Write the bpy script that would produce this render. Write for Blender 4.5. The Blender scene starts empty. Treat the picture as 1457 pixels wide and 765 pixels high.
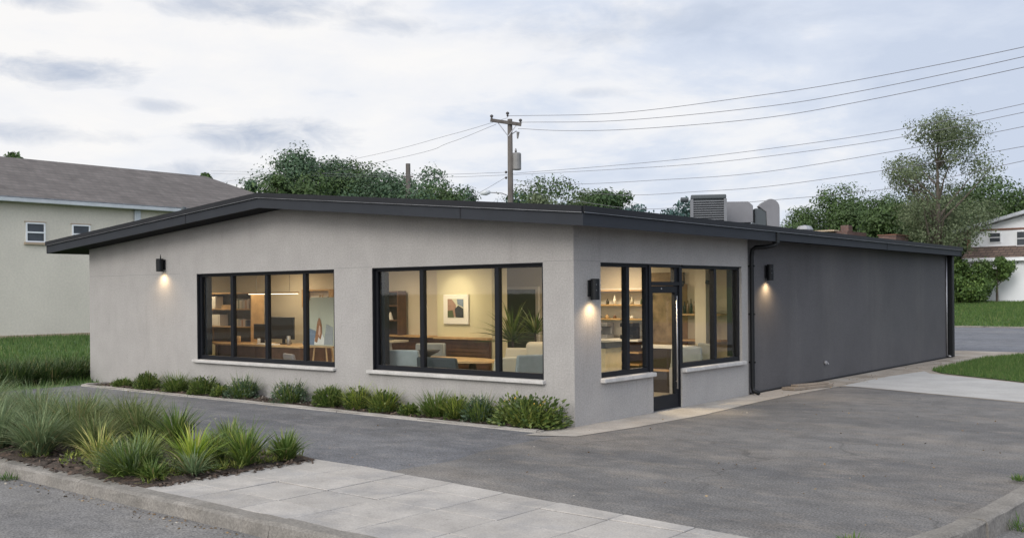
import bpy, bmesh, math, random
import numpy as np
from mathutils import Vector, Matrix

R = math.radians
SC = bpy.context.scene
COL = SC.collection

# ------------------------------------------------------------------ camera
CAM_LOC = Vector((8.511, -11.817, 1.95))
YAW, ROLL = 0.6856, 0.009
r_ = Vector((math.cos(YAW), math.sin(YAW), 0)); f_ = Vector((-math.sin(YAW), math.cos(YAW), 0)); u_ = Vector((0, 0, 1))
ax = r_ * math.cos(ROLL) - u_ * math.sin(ROLL)
ay = r_ * math.sin(ROLL) + u_ * math.cos(ROLL)
cam = bpy.data.cameras.new("camera")
cam.sensor_width = 36; cam.lens = 1430.45 / 1457 * 36
cam.shift_y = (416.76 - 382.5) / 1457
cam.clip_start = 0.1; cam.clip_end = 6000
co = bpy.data.objects.new("camera", cam)
M4 = Matrix((ax, ay, -f_)).transposed().to_4x4(); M4.translation = CAM_LOC
co.matrix_world = M4
COL.objects.link(co); SC.camera = co

# ------------------------------------------------------------------ sky, sun, exposure
SUN_EL = R(30)
SUN_DIR = Vector((0.12, -0.99, 0.0)).normalized() * math.cos(SUN_EL) + Vector((0, 0, math.sin(SUN_EL)))
W = bpy.data.worlds.new("World"); SC.world = W; W.use_nodes = True
nt = W.node_tree; nt.nodes.clear()
def wn(t, **k):
    n = nt.nodes.new(t)
    for a, b in k.items(): setattr(n, a, b)
    return n
def wl(a, b): nt.links.new(a, b)
def wmath(op, a, b=None, c=None, clamp=False):
    n = wn('ShaderNodeMath', operation=op, use_clamp=clamp)
    for i, v in enumerate((a, b, c)):
        if v is None: continue
        if isinstance(v, (int, float)): n.inputs[i].default_value = v
        else: wl(v, n.inputs[i])
    return n.outputs[0]
def wramp(fac, pts):
    n = wn('ShaderNodeValToRGB'); e = n.color_ramp.elements
    while len(e) > 1: e.remove(e[-1])
    e[0].position, e[0].color = pts[0][0], (*pts[0][1], 1)
    for p, c in pts[1:]:
        q = e.new(p); q.color = (*c, 1)
    wl(fac, n.inputs[0]); return n.outputs[0]
def wmix(fac, a, b):
    n = wn('ShaderNodeMix', data_type='RGBA')
    if isinstance(fac, (int, float)): n.inputs[0].default_value = fac
    else: wl(fac, n.inputs[0])
    for i, v in ((6, a), (7, b)):
        if isinstance(v, tuple): n.inputs[i].default_value = (*v, 1)
        else: wl(v, n.inputs[i])
    return n.outputs[2]
sky = wn('ShaderNodeTexSky', sky_type='NISHITA', sun_disc=False)
sky.sun_elevation = SUN_EL; sky.sun_rotation = math.atan2(SUN_DIR.x, SUN_DIR.y)
tc = wn('ShaderNodeTexCoord'); sep = wn('ShaderNodeSeparateXYZ'); wl(tc.outputs['Generated'], sep.inputs[0])
zc = wmath('ADD', wmath('MAXIMUM', sep.outputs[2], 0.0), 0.13)
cu = wmath('DIVIDE', sep.outputs[0], zc); cv = wmath('DIVIDE', sep.outputs[1], zc)
comb = wn('ShaderNodeCombineXYZ'); wl(cu, comb.inputs[0]); wl(cv, comb.inputs[1])
def wnoise(scale, detail, rough, dist, off):
    mp = wn('ShaderNodeMapping'); wl(comb.outputs[0], mp.inputs[0]); mp.inputs['Location'].default_value = off
    n = wn('ShaderNodeTexNoise'); wl(mp.outputs[0], n.inputs['Vector'])
    n.inputs['Scale'].default_value = scale; n.inputs['Detail'].default_value = detail
    n.inputs['Roughness'].default_value = rough; n.inputs['Distortion'].default_value = dist
    return n.outputs['Fac']
n1 = wnoise(0.55, 7, 0.55, 0.4, (3.1, 1.7, 0)); n2 = wnoise(0.8, 7, 0.5, 0.15, (8.2, 4.4, 2)); n3 = wnoise(2.6, 6, 0.6, 0.3, (1.2, 5, 4))
soft = wmath('ADD', wmath('MULTIPLY', n1, 0.72), wmath('MULTIPLY', n3, 0.28))
# the sky is whiter towards the left of the view, bluer towards the right
dr = wn('ShaderNodeVectorMath', operation='DOT_PRODUCT'); wl(tc.outputs['Generated'], dr.inputs[0]); dr.inputs[1].default_value = (0.774, 0.633, 0)
blue = wmath('MULTIPLY_ADD', dr.outputs['Value'], 0.34, 0.0)
soft = wmath('ADD', soft, blue)
# a few separate darker clouds, each at its own bearing and height, with torn edges
az = wmath('ARCTAN2', sep.outputs[0], sep.outputs[1]); el = sep.outputs[2]
cae = wn('ShaderNodeCombineXYZ'); wl(az, cae.inputs[0]); wl(wmath('MULTIPLY', el, 2.6), cae.inputs[1])
def anoise(scale, detail, rough, dist, w):
    n = wn('ShaderNodeTexNoise', noise_dimensions='4D'); wl(cae.outputs[0], n.inputs['Vector']); n.inputs['W'].default_value = w
    n.inputs['Scale'].default_value = scale; n.inputs['Detail'].default_value = detail; n.inputs['Roughness'].default_value = rough; n.inputs['Distortion'].default_value = dist
    return n.outputs['Fac']
n4 = anoise(17, 9, 0.62, 0.6, 2.0); n5 = anoise(6, 8, 0.6, 0.5, 7.0)
cloud = wramp(wmath('ADD', soft, wmath('MULTIPLY', wmath('SUBTRACT', n5, 0.5), 0.55)), [(0.32, (0.985, 0.97, 0.96)), (0.47, (0.90, 0.91, 0.945)), (0.57, (0.73, 0.785, 0.895)), (0.71, (0.61, 0.68, 0.82))])
tear = wmath('ADD', wmath('MULTIPLY', wmath('SUBTRACT', n4, 0.5), 5.0), wmath('MULTIPLY', wmath('SUBTRACT', n3, 0.5), 2.0))
tot = None
CLOUDS = [(-1.108, 0.202, 0.062, 0.014, 1.0), (-0.918, 0.152, 0.072, 0.016, 1.05), (-1.13, 0.262, 0.05, 0.012, 0.8), (-0.925, 0.268, 0.11, 0.016, 0.85), (-0.815, 0.255, 0.06, 0.010, 0.6),
          (-1.135, 0.146, 0.09, 0.010, 0.7), (-0.985, 0.115, 0.055, 0.014, 0.8), (-1.02, 0.176, 0.03, 0.006, 0.6), (-0.60, 0.194, 0.03, 0.006, 0.5), (-0.55, 0.255, 0.16, 0.02, 0.45)]
for a0, e0, sa, se, am in CLOUDS:
    qa = wmath('DIVIDE', wmath('SUBTRACT', az, a0), sa); qe = wmath('DIVIDE', wmath('SUBTRACT', el, e0), se)
    r2 = wmath('ADD', wmath('MULTIPLY', qa, qa), wmath('MULTIPLY', qe, qe))
    v = wmath('MULTIPLY', wmath('SUBTRACT', 1.0, r2), 1.0)
    v = wmath('MAXIMUM', wmath('MULTIPLY_ADD', wmath('ADD', v, tear), 0.55, 0.25, True), 0.0)
    v = wmath('MULTIPLY', v, wmath('MULTIPLY_ADD', r2, -0.22, 1.0, True)); v = wmath('MULTIPLY', v, am)
    tot = v if tot is None else wmath('MAXIMUM', tot, v)
cloud = wmix(wmath('MULTIPLY', tot, 0.85, None, True), cloud, (0.45, 0.52, 0.655))
ds = wn('ShaderNodeVectorMath', operation='DOT_PRODUCT'); wl(tc.outputs['Generated'], ds.inputs[0]); ds.inputs[1].default_value = Vector((0.42, -0.80, 0.42)).normalized()
boost = wmath('MULTIPLY_ADD', wmath('MAXIMUM', ds.outputs['Value'], 0.0), 1.5, 1.0)
bg1 = wn('ShaderNodeBackground'); wl(sky.outputs[0], bg1.inputs[0]); bg1.inputs[1].default_value = 0.12
bg2 = wn('ShaderNodeBackground'); wl(cloud, bg2.inputs[0]); wl(boost, bg2.inputs[1])
mx = wn('ShaderNodeMixShader'); mx.inputs[0].default_value = 0.96
wl(bg1.outputs[0], mx.inputs[1]); wl(bg2.outputs[0], mx.inputs[2])
wo = wn('ShaderNodeOutputWorld'); wl(mx.outputs[0], wo.inputs[0])

sun = bpy.data.lights.new("sun", 'SUN'); sun.energy = 1.35; sun.angle = R(24); sun.color = (1, 0.965, 0.92)
so = bpy.data.objects.new("sun", sun); so.rotation_euler = SUN_DIR.to_track_quat('Z', 'Y').to_euler(); COL.objects.link(so)
vs = SC.view_settings; vs.view_transform = 'Standard'; vs.look = 'None'; vs.exposure = 0; vs.gamma = 1
SC.render.engine = 'CYCLES'
SC.cycles.use_denoising = True
SC.cycles.max_bounces = 8; SC.cycles.transparent_max_bounces = 12
SC.cycles.sample_clamp_indirect = 6

# ------------------------------------------------------------------ materials
def mat(name, col, rough=0.7, metal=0.0, var=0.0, vscale=4.0, speck=0.0, sscale=120.0, bump=0.0, bscale=200.0,
        island=0.0, emit=None, translucent=0.0, coords='world', spec=0.5, patches=None, isl_cols=None, streak=0.0, pstretch=None):
    m = bpy.data.materials.new(name); m.use_nodes = True
    t = m.node_tree; N = t.nodes; L = t.links
    b = N['Principled BSDF']; out = N['Material Output']
    b.inputs['Roughness'].default_value = rough; b.inputs['Metallic'].default_value = metal
    b.inputs['Specular IOR Level'].default_value = spec
    if coords == 'world':
        g = N.new('ShaderNodeNewGeometry'); P = g.outputs['Position']; RI = g.outputs['Random Per Island']
    else:
        P = N.new('ShaderNodeTexCoord').outputs['Object']; RI = N.new('ShaderNodeNewGeometry').outputs['Random Per Island']
    def noise(sc, det=4, rg=0.55, vec=None):
        n = N.new('ShaderNodeTexNoise'); n.inputs['Scale'].default_value = sc; n.inputs['Detail'].default_value = det
        n.inputs['Roughness'].default_value = rg; L.new(vec or P, n.inputs['Vector']); return n.outputs['Fac']
    def mixc(fac, a, c, mode='MIX'):
        x = N.new('ShaderNodeMix'); x.data_type = 'RGBA'; x.blend_type = mode
        if isinstance(fac, (int, float)): x.inputs[0].default_value = fac
        else: L.new(fac, x.inputs[0])
        for i, v in ((6, a), (7, c)):
            if isinstance(v, (tuple, list)): x.inputs[i].default_value = (*v, 1)
            else: L.new(v, x.inputs[i])
        return x.outputs[2]
    def mr(v, a, c, lo, hi):
        x = N.new('ShaderNodeMapRange'); L.new(v, x.inputs[0])
        for i, q in enumerate((a, c, lo, hi)): x.inputs[i + 1].default_value = q
        return x.outputs[0]
    def scale_col(c, f):
        x = N.new('ShaderNodeVectorMath'); x.operation = 'SCALE'
        if isinstance(c, (tuple, list)): x.inputs[0].default_value = c
        else: L.new(c, x.inputs[0])
        L.new(f, x.inputs['Scale']); return x.outputs[0]
    c = tuple(col)
    if isl_cols:
        rp = N.new('ShaderNodeValToRGB'); e = rp.color_ramp.elements
        e[0].position, e[0].color = isl_cols[0][0], (*isl_cols[0][1], 1)
        e[1].position, e[1].color = isl_cols[-1][0], (*isl_cols[-1][1], 1)
        for p, q in isl_cols[1:-1]: e.new(p).color = (*q, 1)
        L.new(RI, rp.inputs[0]); c = rp.outputs[0]
    PP = P
    if pstretch:
        mpp = N.new('ShaderNodeMapping'); L.new(P, mpp.inputs[0]); mpp.inputs['Scale'].default_value = pstretch; PP = mpp.outputs[0]
    for (pc, psc, lo, hi, amt) in (patches or []):
        c = mixc(mr(noise(psc, 5, 0.6, PP), lo, hi, 0, amt), c, pc)
    if var: c = scale_col(c, mr(noise(vscale, 5), 0.3, 0.7, 1 - var, 1 + var))
    if streak:
        mp = N.new('ShaderNodeMapping'); L.new(P, mp.inputs[0]); mp.inputs['Scale'].default_value = (3.5, 3.5, 0.35)
        c = scale_col(c, mr(noise(1.6, 5, 0.6, mp.outputs[0]), 0.35, 0.7, 1 - streak, 1 + streak * 0.6))
    if speck: c = scale_col(c, mr(noise(sscale, 2, 0.7), 0.35, 0.65, 1 - speck, 1 + speck))
    if island: c = scale_col(c, mr(RI, 0, 1, 1 - island, 1 + island))
    if isinstance(c, tuple): b.inputs['Base Color'].default_value = (*c, 1)
    else: L.new(c, b.inputs['Base Color'])
    if bump:
        bp = N.new('ShaderNodeBump'); bp.inputs['Strength'].default_value = bump; bp.inputs['Distance'].default_value = 0.01
        L.new(noise(bscale, 3, 0.6), bp.inputs['Height']); L.new(bp.outputs[0], b.inputs['Normal'])
    if emit: b.inputs['Emission Color'].default_value = (*emit[0], 1); b.inputs['Emission Strength'].default_value = emit[1]
    if translucent:
        tr = N.new('ShaderNodeBsdfTranslucent'); ms = N.new('ShaderNodeMixShader'); ms.inputs[0].default_value = translucent
        if isinstance(c, tuple): tr.inputs[0].default_value = (*c, 1)
        else: L.new(c, tr.inputs[0])
        L.new(b.outputs[0], ms.inputs[1]); L.new(tr.outputs[0], ms.inputs[2]); L.new(ms.outputs[0], out.inputs['Surface'])
    return m

def glass_mat(name, tint=(0.93, 0.95, 0.94)):
    m = bpy.data.materials.new(name); m.use_nodes = True; t = m.node_tree; N = t.nodes; L = t.links
    N.remove(N['Principled BSDF']); tr = N.new('ShaderNodeBsdfTransparent'); tr.inputs[0].default_value = (*tint, 1)
    gl = N.new('ShaderNodeBsdfGlossy'); gl.inputs['Roughness'].default_value = 0.02
    lw = N.new('ShaderNodeLayerWeight'); lw.inputs[0].default_value = 0.5
    p = N.new('ShaderNodeMath'); p.operation = 'POWER'; L.new(lw.outputs['Facing'], p.inputs[0]); p.inputs[1].default_value = 4
    q = N.new('ShaderNodeMath'); q.operation = 'MULTIPLY_ADD'; L.new(p.outputs[0], q.inputs[0]); q.inputs[1].default_value = 0.5; q.inputs[2].default_value = 0.034
    ms = N.new('ShaderNodeMixShader'); L.new(q.outputs[0], ms.inputs[0]); L.new(tr.outputs[0], ms.inputs[1]); L.new(gl.outputs[0], ms.inputs[2])
    L.new(ms.outputs[0], N['Material Output'].inputs['Surface']); return m

def asphalt(name, base, dark, tan, cracks=0.35):
    m = mat(name, base, rough=0.9, var=0.16, vscale=2.6, speck=0.40, sscale=48, bump=0.5, bscale=60, spec=0.25, pstretch=(0.4, 1.0, 1.0),
            patches=[(dark, 0.35, 0.44, 0.60, 0.9), (tan, 0.5, 0.48, 0.70, 0.65), (dark, 1.6, 0.50, 0.66, 0.75), (tan, 3.2, 0.52, 0.68, 0.5), (dark, 9.0, 0.56, 0.68, 0.6), (tan, 14.0, 0.58, 0.70, 0.45), ((0.03, 0.03, 0.032), 1.9, 0.70, 0.76, 0.6)])
    t = m.node_tree; N = t.nodes; L = t.links; b = N['Principled BSDF']
    src = b.inputs['Base Color'].links[0].from_socket
    g = N.new('ShaderNodeNewGeometry')
    n = N.new('ShaderNodeTexNoise'); n.inputs['Scale'].default_value = 1.3; n.inputs['Detail'].default_value = 5; L.new(g.outputs['Position'], n.inputs['Vector'])
    va = N.new('ShaderNodeVectorMath'); va.operation = 'MULTIPLY_ADD'; L.new(n.outputs['Color'], va.inputs[0]); va.inputs[1].default_value = (0.9, 0.9, 0); L.new(g.outputs['Position'], va.inputs[2])
    v = N.new('ShaderNodeTexVoronoi'); v.feature = 'DISTANCE_TO_EDGE'; v.inputs['Scale'].default_value = 0.42; L.new(va.outputs[0], v.inputs['Vector'])
    mr = N.new('ShaderNodeMapRange'); L.new(v.outputs['Distance'], mr.inputs[0]); mr.inputs[1].default_value = 0.002; mr.inputs[2].default_value = 0.008; mr.inputs[3].default_value = cracks; mr.inputs[4].default_value = 0
    n2 = N.new('ShaderNodeTexNoise'); n2.inputs['Scale'].default_value = 0.4; L.new(g.outputs['Position'], n2.inputs['Vector'])
    m2 = N.new('ShaderNodeMapRange'); L.new(n2.outputs['Fac'], m2.inputs[0]); m2.inputs[1].default_value = 0.45; m2.inputs[2].default_value = 0.6
    mm = N.new('ShaderNodeMath'); mm.operation = 'MULTIPLY'; L.new(mr.outputs[0], mm.inputs[0]); L.new(m2.outputs[0], mm.inputs[1])
    mx = N.new('ShaderNodeMix'); mx.data_type = 'RGBA'; L.new(mm.outputs[0], mx.inputs[0]); L.new(src, mx.inputs[6]); mx.inputs[7].default_value = (0.02, 0.02, 0.02, 1)
    L.new(mx.outputs[2], b.inputs['Base Color'])
    return m

M = {}
M['stucco'] = mat('light_stucco', (0.312, 0.298, 0.283), 0.92, pstretch=(1, 1, 0.14), patches=[((0.22, 0.205, 0.19), 2.4, 0.58, 0.74, 0.33), ((0.35, 0.335, 0.32), 0.5, 0.5, 0.7, 0.4), ((0.19, 0.18, 0.165), 7.0, 0.64, 0.74, 0.28)], var=0.055, vscale=2.2, speck=0.09, sscale=36, bump=0.4, bscale=60, spec=0.2, streak=0.02)
M['dark_stucco'] = mat('charcoal_stucco', (0.087, 0.0845, 0.087), 0.9, pstretch=(1, 1, 0.16), patches=[((0.115, 0.111, 0.109), 0.5, 0.5, 0.7, 0.5), ((0.068, 0.066, 0.067), 1.3, 0.54, 0.74, 0.4), ((0.13, 0.126, 0.12), 3.0, 0.64, 0.76, 0.3)], var=0.08, vscale=0.8, speck=0.12, sscale=45, bump=0.35, bscale=70, spec=0.2)
M['fascia'] = mat('slate_metal', (0.024, 0.027, 0.033), 0.6, var=0.08, vscale=2, spec=0.2)
M['flash'] = mat('dark_flashing', (0.014, 0.015, 0.018), 0.55, var=0.1, vscale=3, spec=0.2)
M['drip'] = mat('bare_drip_edge', (0.24, 0.245, 0.26), 0.35, metal=0.7, var=0.3, vscale=4)
M['roofing'] = mat('roof_membrane', (0.10, 0.10, 0.105), 0.9, var=0.2, vscale=1)
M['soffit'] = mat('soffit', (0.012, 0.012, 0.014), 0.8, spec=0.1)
M['frame'] = mat('black_aluminium', (0.007, 0.008, 0.011), 0.5, var=0.1, vscale=5, spec=0.22)
M['glass'] = glass_mat('window_glass')
M['sill'] = mat('pale_sill', (0.43, 0.415, 0.395), 0.8, var=0.14, vscale=7, speck=0.08, sscale=60, bump=0.2, bscale=50)
M['joint'] = mat('joint', (0.20, 0.195, 0.19), 0.95)
M['concrete'] = mat('concrete', (0.30, 0.28, 0.255), 0.9, var=0.2, vscale=1.6, speck=0.14, sscale=60, bump=0.3, bscale=80, spec=0.3, patches=[((0.23, 0.205, 0.175), 1.1, 0.5, 0.75, 0.6)])
M['slab'] = mat('slab_concrete', (0.325, 0.305, 0.283), 0.88, var=0.13, vscale=2.4, speck=0.12, sscale=60, bump=0.25, bscale=90, island=0.08, spec=0.3, patches=[((0.23, 0.225, 0.225), 1.7, 0.48, 0.68, 0.7), ((0.38, 0.35, 0.31), 3, 0.58, 0.74, 0.5), ((0.19, 0.18, 0.17), 5, 0.60, 0.72, 0.5)])
M['kerb'] = mat('kerb_concrete', (0.185, 0.172, 0.155), 0.92, var=0.22, vscale=3, speck=0.2, sscale=45, bump=0.5, bscale=40, spec=0.3, patches=[((0.15, 0.135, 0.115), 2, 0.5, 0.72, 0.7)])
M['street'] = asphalt('street_asphalt', (0.150, 0.146, 0.144), (0.112, 0.110, 0.112), (0.185, 0.175, 0.162), 0.2)
M['drive'] = asphalt('drive_asphalt', (0.126, 0.128, 0.137), (0.080, 0.083, 0.093), (0.20, 0.193, 0.19), 0.3)
M['lot'] = asphalt('lot_asphalt', (0.136, 0.131, 0.127), (0.090, 0.089, 0.091), (0.205, 0.182, 0.158), 0.35)
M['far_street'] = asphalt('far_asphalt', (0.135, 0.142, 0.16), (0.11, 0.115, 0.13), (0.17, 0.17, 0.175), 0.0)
M['pale_conc'] = mat('pale_concrete', (0.34, 0.333, 0.322), 0.9, var=0.12, vscale=1.2, speck=0.1, sscale=50, bump=0.2, bscale=70, patches=[((0.28, 0.27, 0.25), 0.9, 0.52, 0.75, 0.6)])
M['dirty_conc'] = mat('stained_concrete', (0.26, 0.225, 0.185), 0.92, var=0.2, vscale=1.8, speck=0.15, sscale=50, bump=0.3, bscale=60, patches=[((0.15, 0.12, 0.09), 1.3, 0.48, 0.7, 0.7), ((0.36, 0.34, 0.31), 0.8, 0.5, 0.7, 0.7)])
M['soil'] = mat('mulch', (0.045, 0.032, 0.024), 0.95, var=0.4, vscale=9, speck=0.5, sscale=40, bump=1.0, bscale=35, patches=[((0.10, 0.06, 0.04), 4, 0.52, 0.7, 0.6)])
M['mulch_chip'] = mat('mulch_chips', (0.06, 0.04, 0.03), 0.9, isl_cols=[(0, (0.02, 0.015, 0.012)), (0.5, (0.07, 0.045, 0.032)), (0.92, (0.12, 0.085, 0.06)), (1, (0.28, 0.26, 0.22))])
M['turf'] = mat('turf', (0.06, 0.11, 0.026), 0.95, var=0.3, vscale=1.2, speck=0.3, sscale=18, bump=0.8, bscale=25, patches=[((0.075, 0.095, 0.03), 0.4, 0.5, 0.7, 0.7)])
M['grass'] = mat('grass_blades', (0.05, 0.1, 0.025), 0.75, translucent=0.3, isl_cols=[(0, (0.038, 0.082, 0.016)), (0.55, (0.072, 0.14, 0.028)), (0.9, (0.115, 0.18, 0.042)), (1, (0.2, 0.2, 0.08))])
M['earth'] = mat('earth', (0.06, 0.075, 0.035), 0.95, var=0.3, vscale=0.2)
def foliage(name, a, b, c, tr=0.25, rough=0.6):
    return mat(name, b, rough, translucent=tr, coords='object', isl_cols=[(0, a), (0.5, b), (0.9, c), (1, (0.26, 0.21, 0.10) if ('grass' in name or 'blades' in name) else tuple(min(1, q * 1.35) for q in c))], var=0.22, vscale=0.55, spec=0.35)
M['fountain'] = foliage('grey_green_grass', (0.084, 0.128, 0.059), (0.159, 0.222, 0.105), (0.259, 0.316, 0.155), 0.35)
M['lime'] = foliage('lime_blades', (0.106, 0.180, 0.025), (0.240, 0.346, 0.044), (0.434, 0.480, 0.088), 0.35, 0.45)
M['yellow'] = foliage('straw_edged_blades', (0.144, 0.187, 0.037), (0.287, 0.316, 0.075), (0.517, 0.460, 0.163), 0.3, 0.45)
M['deep'] = foliage('deep_green_blades', (0.049, 0.086, 0.018), (0.101, 0.169, 0.035), (0.203, 0.260, 0.066), 0.28, 0.5)
M['sage'] = foliage('blue_green_leaf', (0.03, 0.055, 0.03), (0.058, 0.095, 0.055), (0.11, 0.16, 0.095), 0.2, 0.5)
M['shade'] = foliage('mid_dark_leaf', (0.037, 0.064, 0.016), (0.076, 0.120, 0.028), (0.144, 0.178, 0.045), 0.25, 0.5)
M['meadow'] = foliage('yellow_green_grass', (0.07, 0.105, 0.035), (0.14, 0.185, 0.06), (0.23, 0.25, 0.10), 0.35)
M['hedge'] = foliage('dark_tall_blades', (0.020, 0.041, 0.012), (0.042, 0.078, 0.020), (0.094, 0.138, 0.035), 0.2, 0.55)
M['olive'] = foliage('olive_leaf', (0.072, 0.108, 0.022), (0.154, 0.208, 0.045), (0.306, 0.324, 0.075), 0.25, 0.45)
M['flower'] = mat('orange_bloom', (0.45, 0.16, 0.04), 0.6, isl_cols=[(0, (0.40, 0.12, 0.03)), (1, (0.55, 0.38, 0.05))])
M['leaf_far'] = foliage('hazed_far_leaf', (0.042, 0.078, 0.043), (0.053, 0.097, 0.049), (0.064, 0.109, 0.053), 0.2)  # leaf green tinted blue, distance haze put into the colour
M['leaf_mid'] = foliage('mid_green_leaf', (0.040, 0.072, 0.022), (0.052, 0.092, 0.027), (0.067, 0.110, 0.032), 0.22)
M['leaf_bright'] = foliage('fresh_green_leaf', (0.047, 0.087, 0.021), (0.070, 0.125, 0.028), (0.109, 0.166, 0.040), 0.25)
M['leaf_light'] = foliage('pale_leaf', (0.086, 0.113, 0.059), (0.110, 0.140, 0.070), (0.143, 0.173, 0.092), 0.3)
M['leaf_dark'] = foliage('dark_leaf', (0.032, 0.063, 0.023), (0.043, 0.084, 0.029), (0.063, 0.108, 0.037), 0.2)
M['leaf_hill'] = foliage('hazed_distant_leaf', (0.036, 0.076, 0.072), (0.046, 0.090, 0.082), (0.057, 0.103, 0.090), 0.15)  # haze of the far rise mixed into the leaf colour as blue
M['bark'] = mat('bark', (0.085, 0.07, 0.055), 0.95, var=0.3, vscale=3, bump=0.6, bscale=15)
M['pole'] = mat('weathered_timber', (0.10, 0.088, 0.078), 0.9, var=0.2, vscale=3, streak=0.3)
M['wire'] = mat('cable', (0.13, 0.13, 0.145), 0.6)
M['steel'] = mat('galvanised', (0.30, 0.30, 0.31), 0.45, metal=0.6, var=0.12, vscale=4)
M['unit'] = mat('unit_grey', (0.13, 0.135, 0.145), 0.5, var=0.12, vscale=5)
M['duct'] = mat('grey_duct', (0.165, 0.163, 0.17), 0.55, metal=0.2, var=0.1, vscale=3)
M['duct_dark'] = mat('dark_metal', (0.045, 0.055, 0.06), 0.55)
M['xformer'] = mat('transformer_grey', (0.17, 0.165, 0.16), 0.5, var=0.15, vscale=3)
M['ceramic'] = mat('insulator', (0.04, 0.035, 0.035), 0.3)
M['white_metal'] = mat('white_metal', (0.44, 0.46, 0.475), 0.5, var=0.1, vscale=3)
M['beige_brick'] = mat('painted_block', (0.56, 0.515, 0.435), 0.9, var=0.06, vscale=0.6, speck=0.05, sscale=12)
M['pane_dark'] = mat('dim_pane', (0.055, 0.062, 0.07), 0.15, var=0.2, vscale=2, spec=0.3)
M['white_paint'] = mat('white_paint', (0.70, 0.71, 0.72), 0.75, var=0.07, vscale=0.8)
M['tan_trim'] = mat('tan_trim', (0.36, 0.28, 0.2), 0.8)
M['brown_trim'] = mat('brown_trim', (0.16, 0.075, 0.05), 0.8, var=0.2, vscale=2)
M['light_metal_roof'] = mat('pale_metal_roof', (0.40, 0.42, 0.45), 0.5, var=0.2, vscale=1.5)

def tile_mat(name, a, b, sx, sz, mortar, axis='yz'):
    m = bpy.data.materials.new(name); m.use_nodes = True; t = m.node_tree; N = t.nodes; L = t.links; bs = N['Principled BSDF']
    bs.inputs['Roughness'].default_value = 0.9
    g = N.new('ShaderNodeNewGeometry'); s = N.new('ShaderNodeSeparateXYZ'); L.new(g.outputs['Position'], s.inputs[0])
    c = N.new('ShaderNodeCombineXYZ'); L.new(s.outputs['XYZ'.index(axis[0].upper())], c.inputs[0]); L.new(s.outputs['XYZ'.index(axis[1].upper())], c.inputs[1])
    br = N.new('ShaderNodeTexBrick'); L.new(c.outputs[0], br.inputs['Vector']); br.inputs['Scale'].default_value = 1
    br.inputs['Brick Width'].default_value = sx; br.inputs['Row Height'].default_value = sz; br.inputs['Mortar Size'].default_value = mortar[1]
    br.inputs['Color1'].default_value = (*a, 1); br.inputs['Color2'].default_value = (*b, 1); br.inputs['Mortar'].default_value = (*mortar[0], 1)
    n = N.new('ShaderNodeTexNoise'); n.inputs['Scale'].default_value = 1.2; n.inputs['Detail'].default_value = 5; L.new(g.outputs['Position'], n.inputs['Vector'])
    mr = N.new('ShaderNodeMapRange'); L.new(n.outputs['Fac'], mr.inputs[0]); mr.inputs[1].default_value = 0.3; mr.inputs[2].default_value = 0.7; mr.inputs[3].default_value = 0.8; mr.inputs[4].default_value = 1.2
    v = N.new('ShaderNodeVectorMath'); v.operation = 'SCALE'; L.new(br.outputs['Color'], v.inputs[0]); L.new(mr.outputs[0], v.inputs['Scale']); L.new(v.outputs[0], bs.inputs['Base Color'])
    return m
M['shingle'] = tile_mat('grey_shingles', (0.088, 0.076, 0.072), (0.112, 0.098, 0.092), 0.32, 0.17, ((0.075, 0.068, 0.066), 0.018), 'yz')
M['brick'] = tile_mat('red_brick', (0.125, 0.06, 0.048), (0.095, 0.048, 0.04), 0.24, 0.08, ((0.12, 0.10, 0.09), 0.012), 'xz')
M['brown_shingle'] = tile_mat('brown_shingles', (0.10, 0.07, 0.055), (0.16, 0.11, 0.085), 0.35, 0.16, ((0.05, 0.035, 0.03), 0.02), 'xz')
# interior
M['warm_wall'] = mat('cream_wall', (0.60, 0.54, 0.43), 0.85, var=0.04, vscale=1)
M['accent_wall'] = mat('pale_olive_wall', (0.58, 0.54, 0.37), 0.85, var=0.04, vscale=1)
M['ceiling'] = mat('ceiling', (0.58, 0.52, 0.44), 0.9)
M['int_floor'] = mat('polished_floor', (0.36, 0.33, 0.29), 0.35, var=0.15, vscale=1.2)
M['oak'] = mat('light_oak', (0.48, 0.31, 0.15), 0.5, var=0.2, vscale=6)
M['pale_oak'] = mat('pale_oak', (0.58, 0.45, 0.25), 0.5, var=0.12, vscale=6)
M['walnut'] = mat('walnut', (0.10, 0.05, 0.028), 0.5, var=0.3, vscale=5)
M['espresso'] = mat('espresso_wood', (0.035, 0.025, 0.02), 0.5)
M['olive_panel'] = mat('olive_panel', (0.12, 0.11, 0.07), 0.7)
M['black_plastic'] = mat('black_plastic', (0.012, 0.013, 0.014), 0.35)
M['blue_fabric'] = mat('blue_grey_fabric', (0.27, 0.29, 0.295), 0.9, var=0.08, vscale=8)
M['slate_fabric'] = mat('dark_slate_fabric', (0.05, 0.055, 0.06), 0.9)
M['cream_fabric'] = mat('cream_fabric', (0.46, 0.42, 0.34), 0.9)
M['grey_leather'] = mat('grey_leather', (0.22, 0.20, 0.20), 0.35)
M['paper'] = mat('paper_white', (0.74, 0.72, 0.68), 0.8)
M['book'] = mat('book_spines', (0.3, 0.2, 0.12), 0.7, isl_cols=[(0, (0.10, 0.12, 0.16)), (0.3, (0.55, 0.5, 0.42)), (0.55, (0.30, 0.10, 0.06)), (0.8, (0.12, 0.18, 0.13)), (1, (0.65, 0.6, 0.5))])
M['bottle'] = mat('bottle_glass', (0.05, 0.035, 0.02), 0.15, isl_cols=[(0, (0.03, 0.04, 0.02)), (0.5, (0.16, 0.08, 0.03)), (1, (0.45, 0.40, 0.32))])
M['pot'] = mat('grey_pot', (0.32, 0.33, 0.34), 0.7)
M['stone_panel'] = mat('split_stone', (0.20, 0.145, 0.085), 0.9, var=0.35, vscale=6, bump=0.8, bscale=14)
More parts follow.
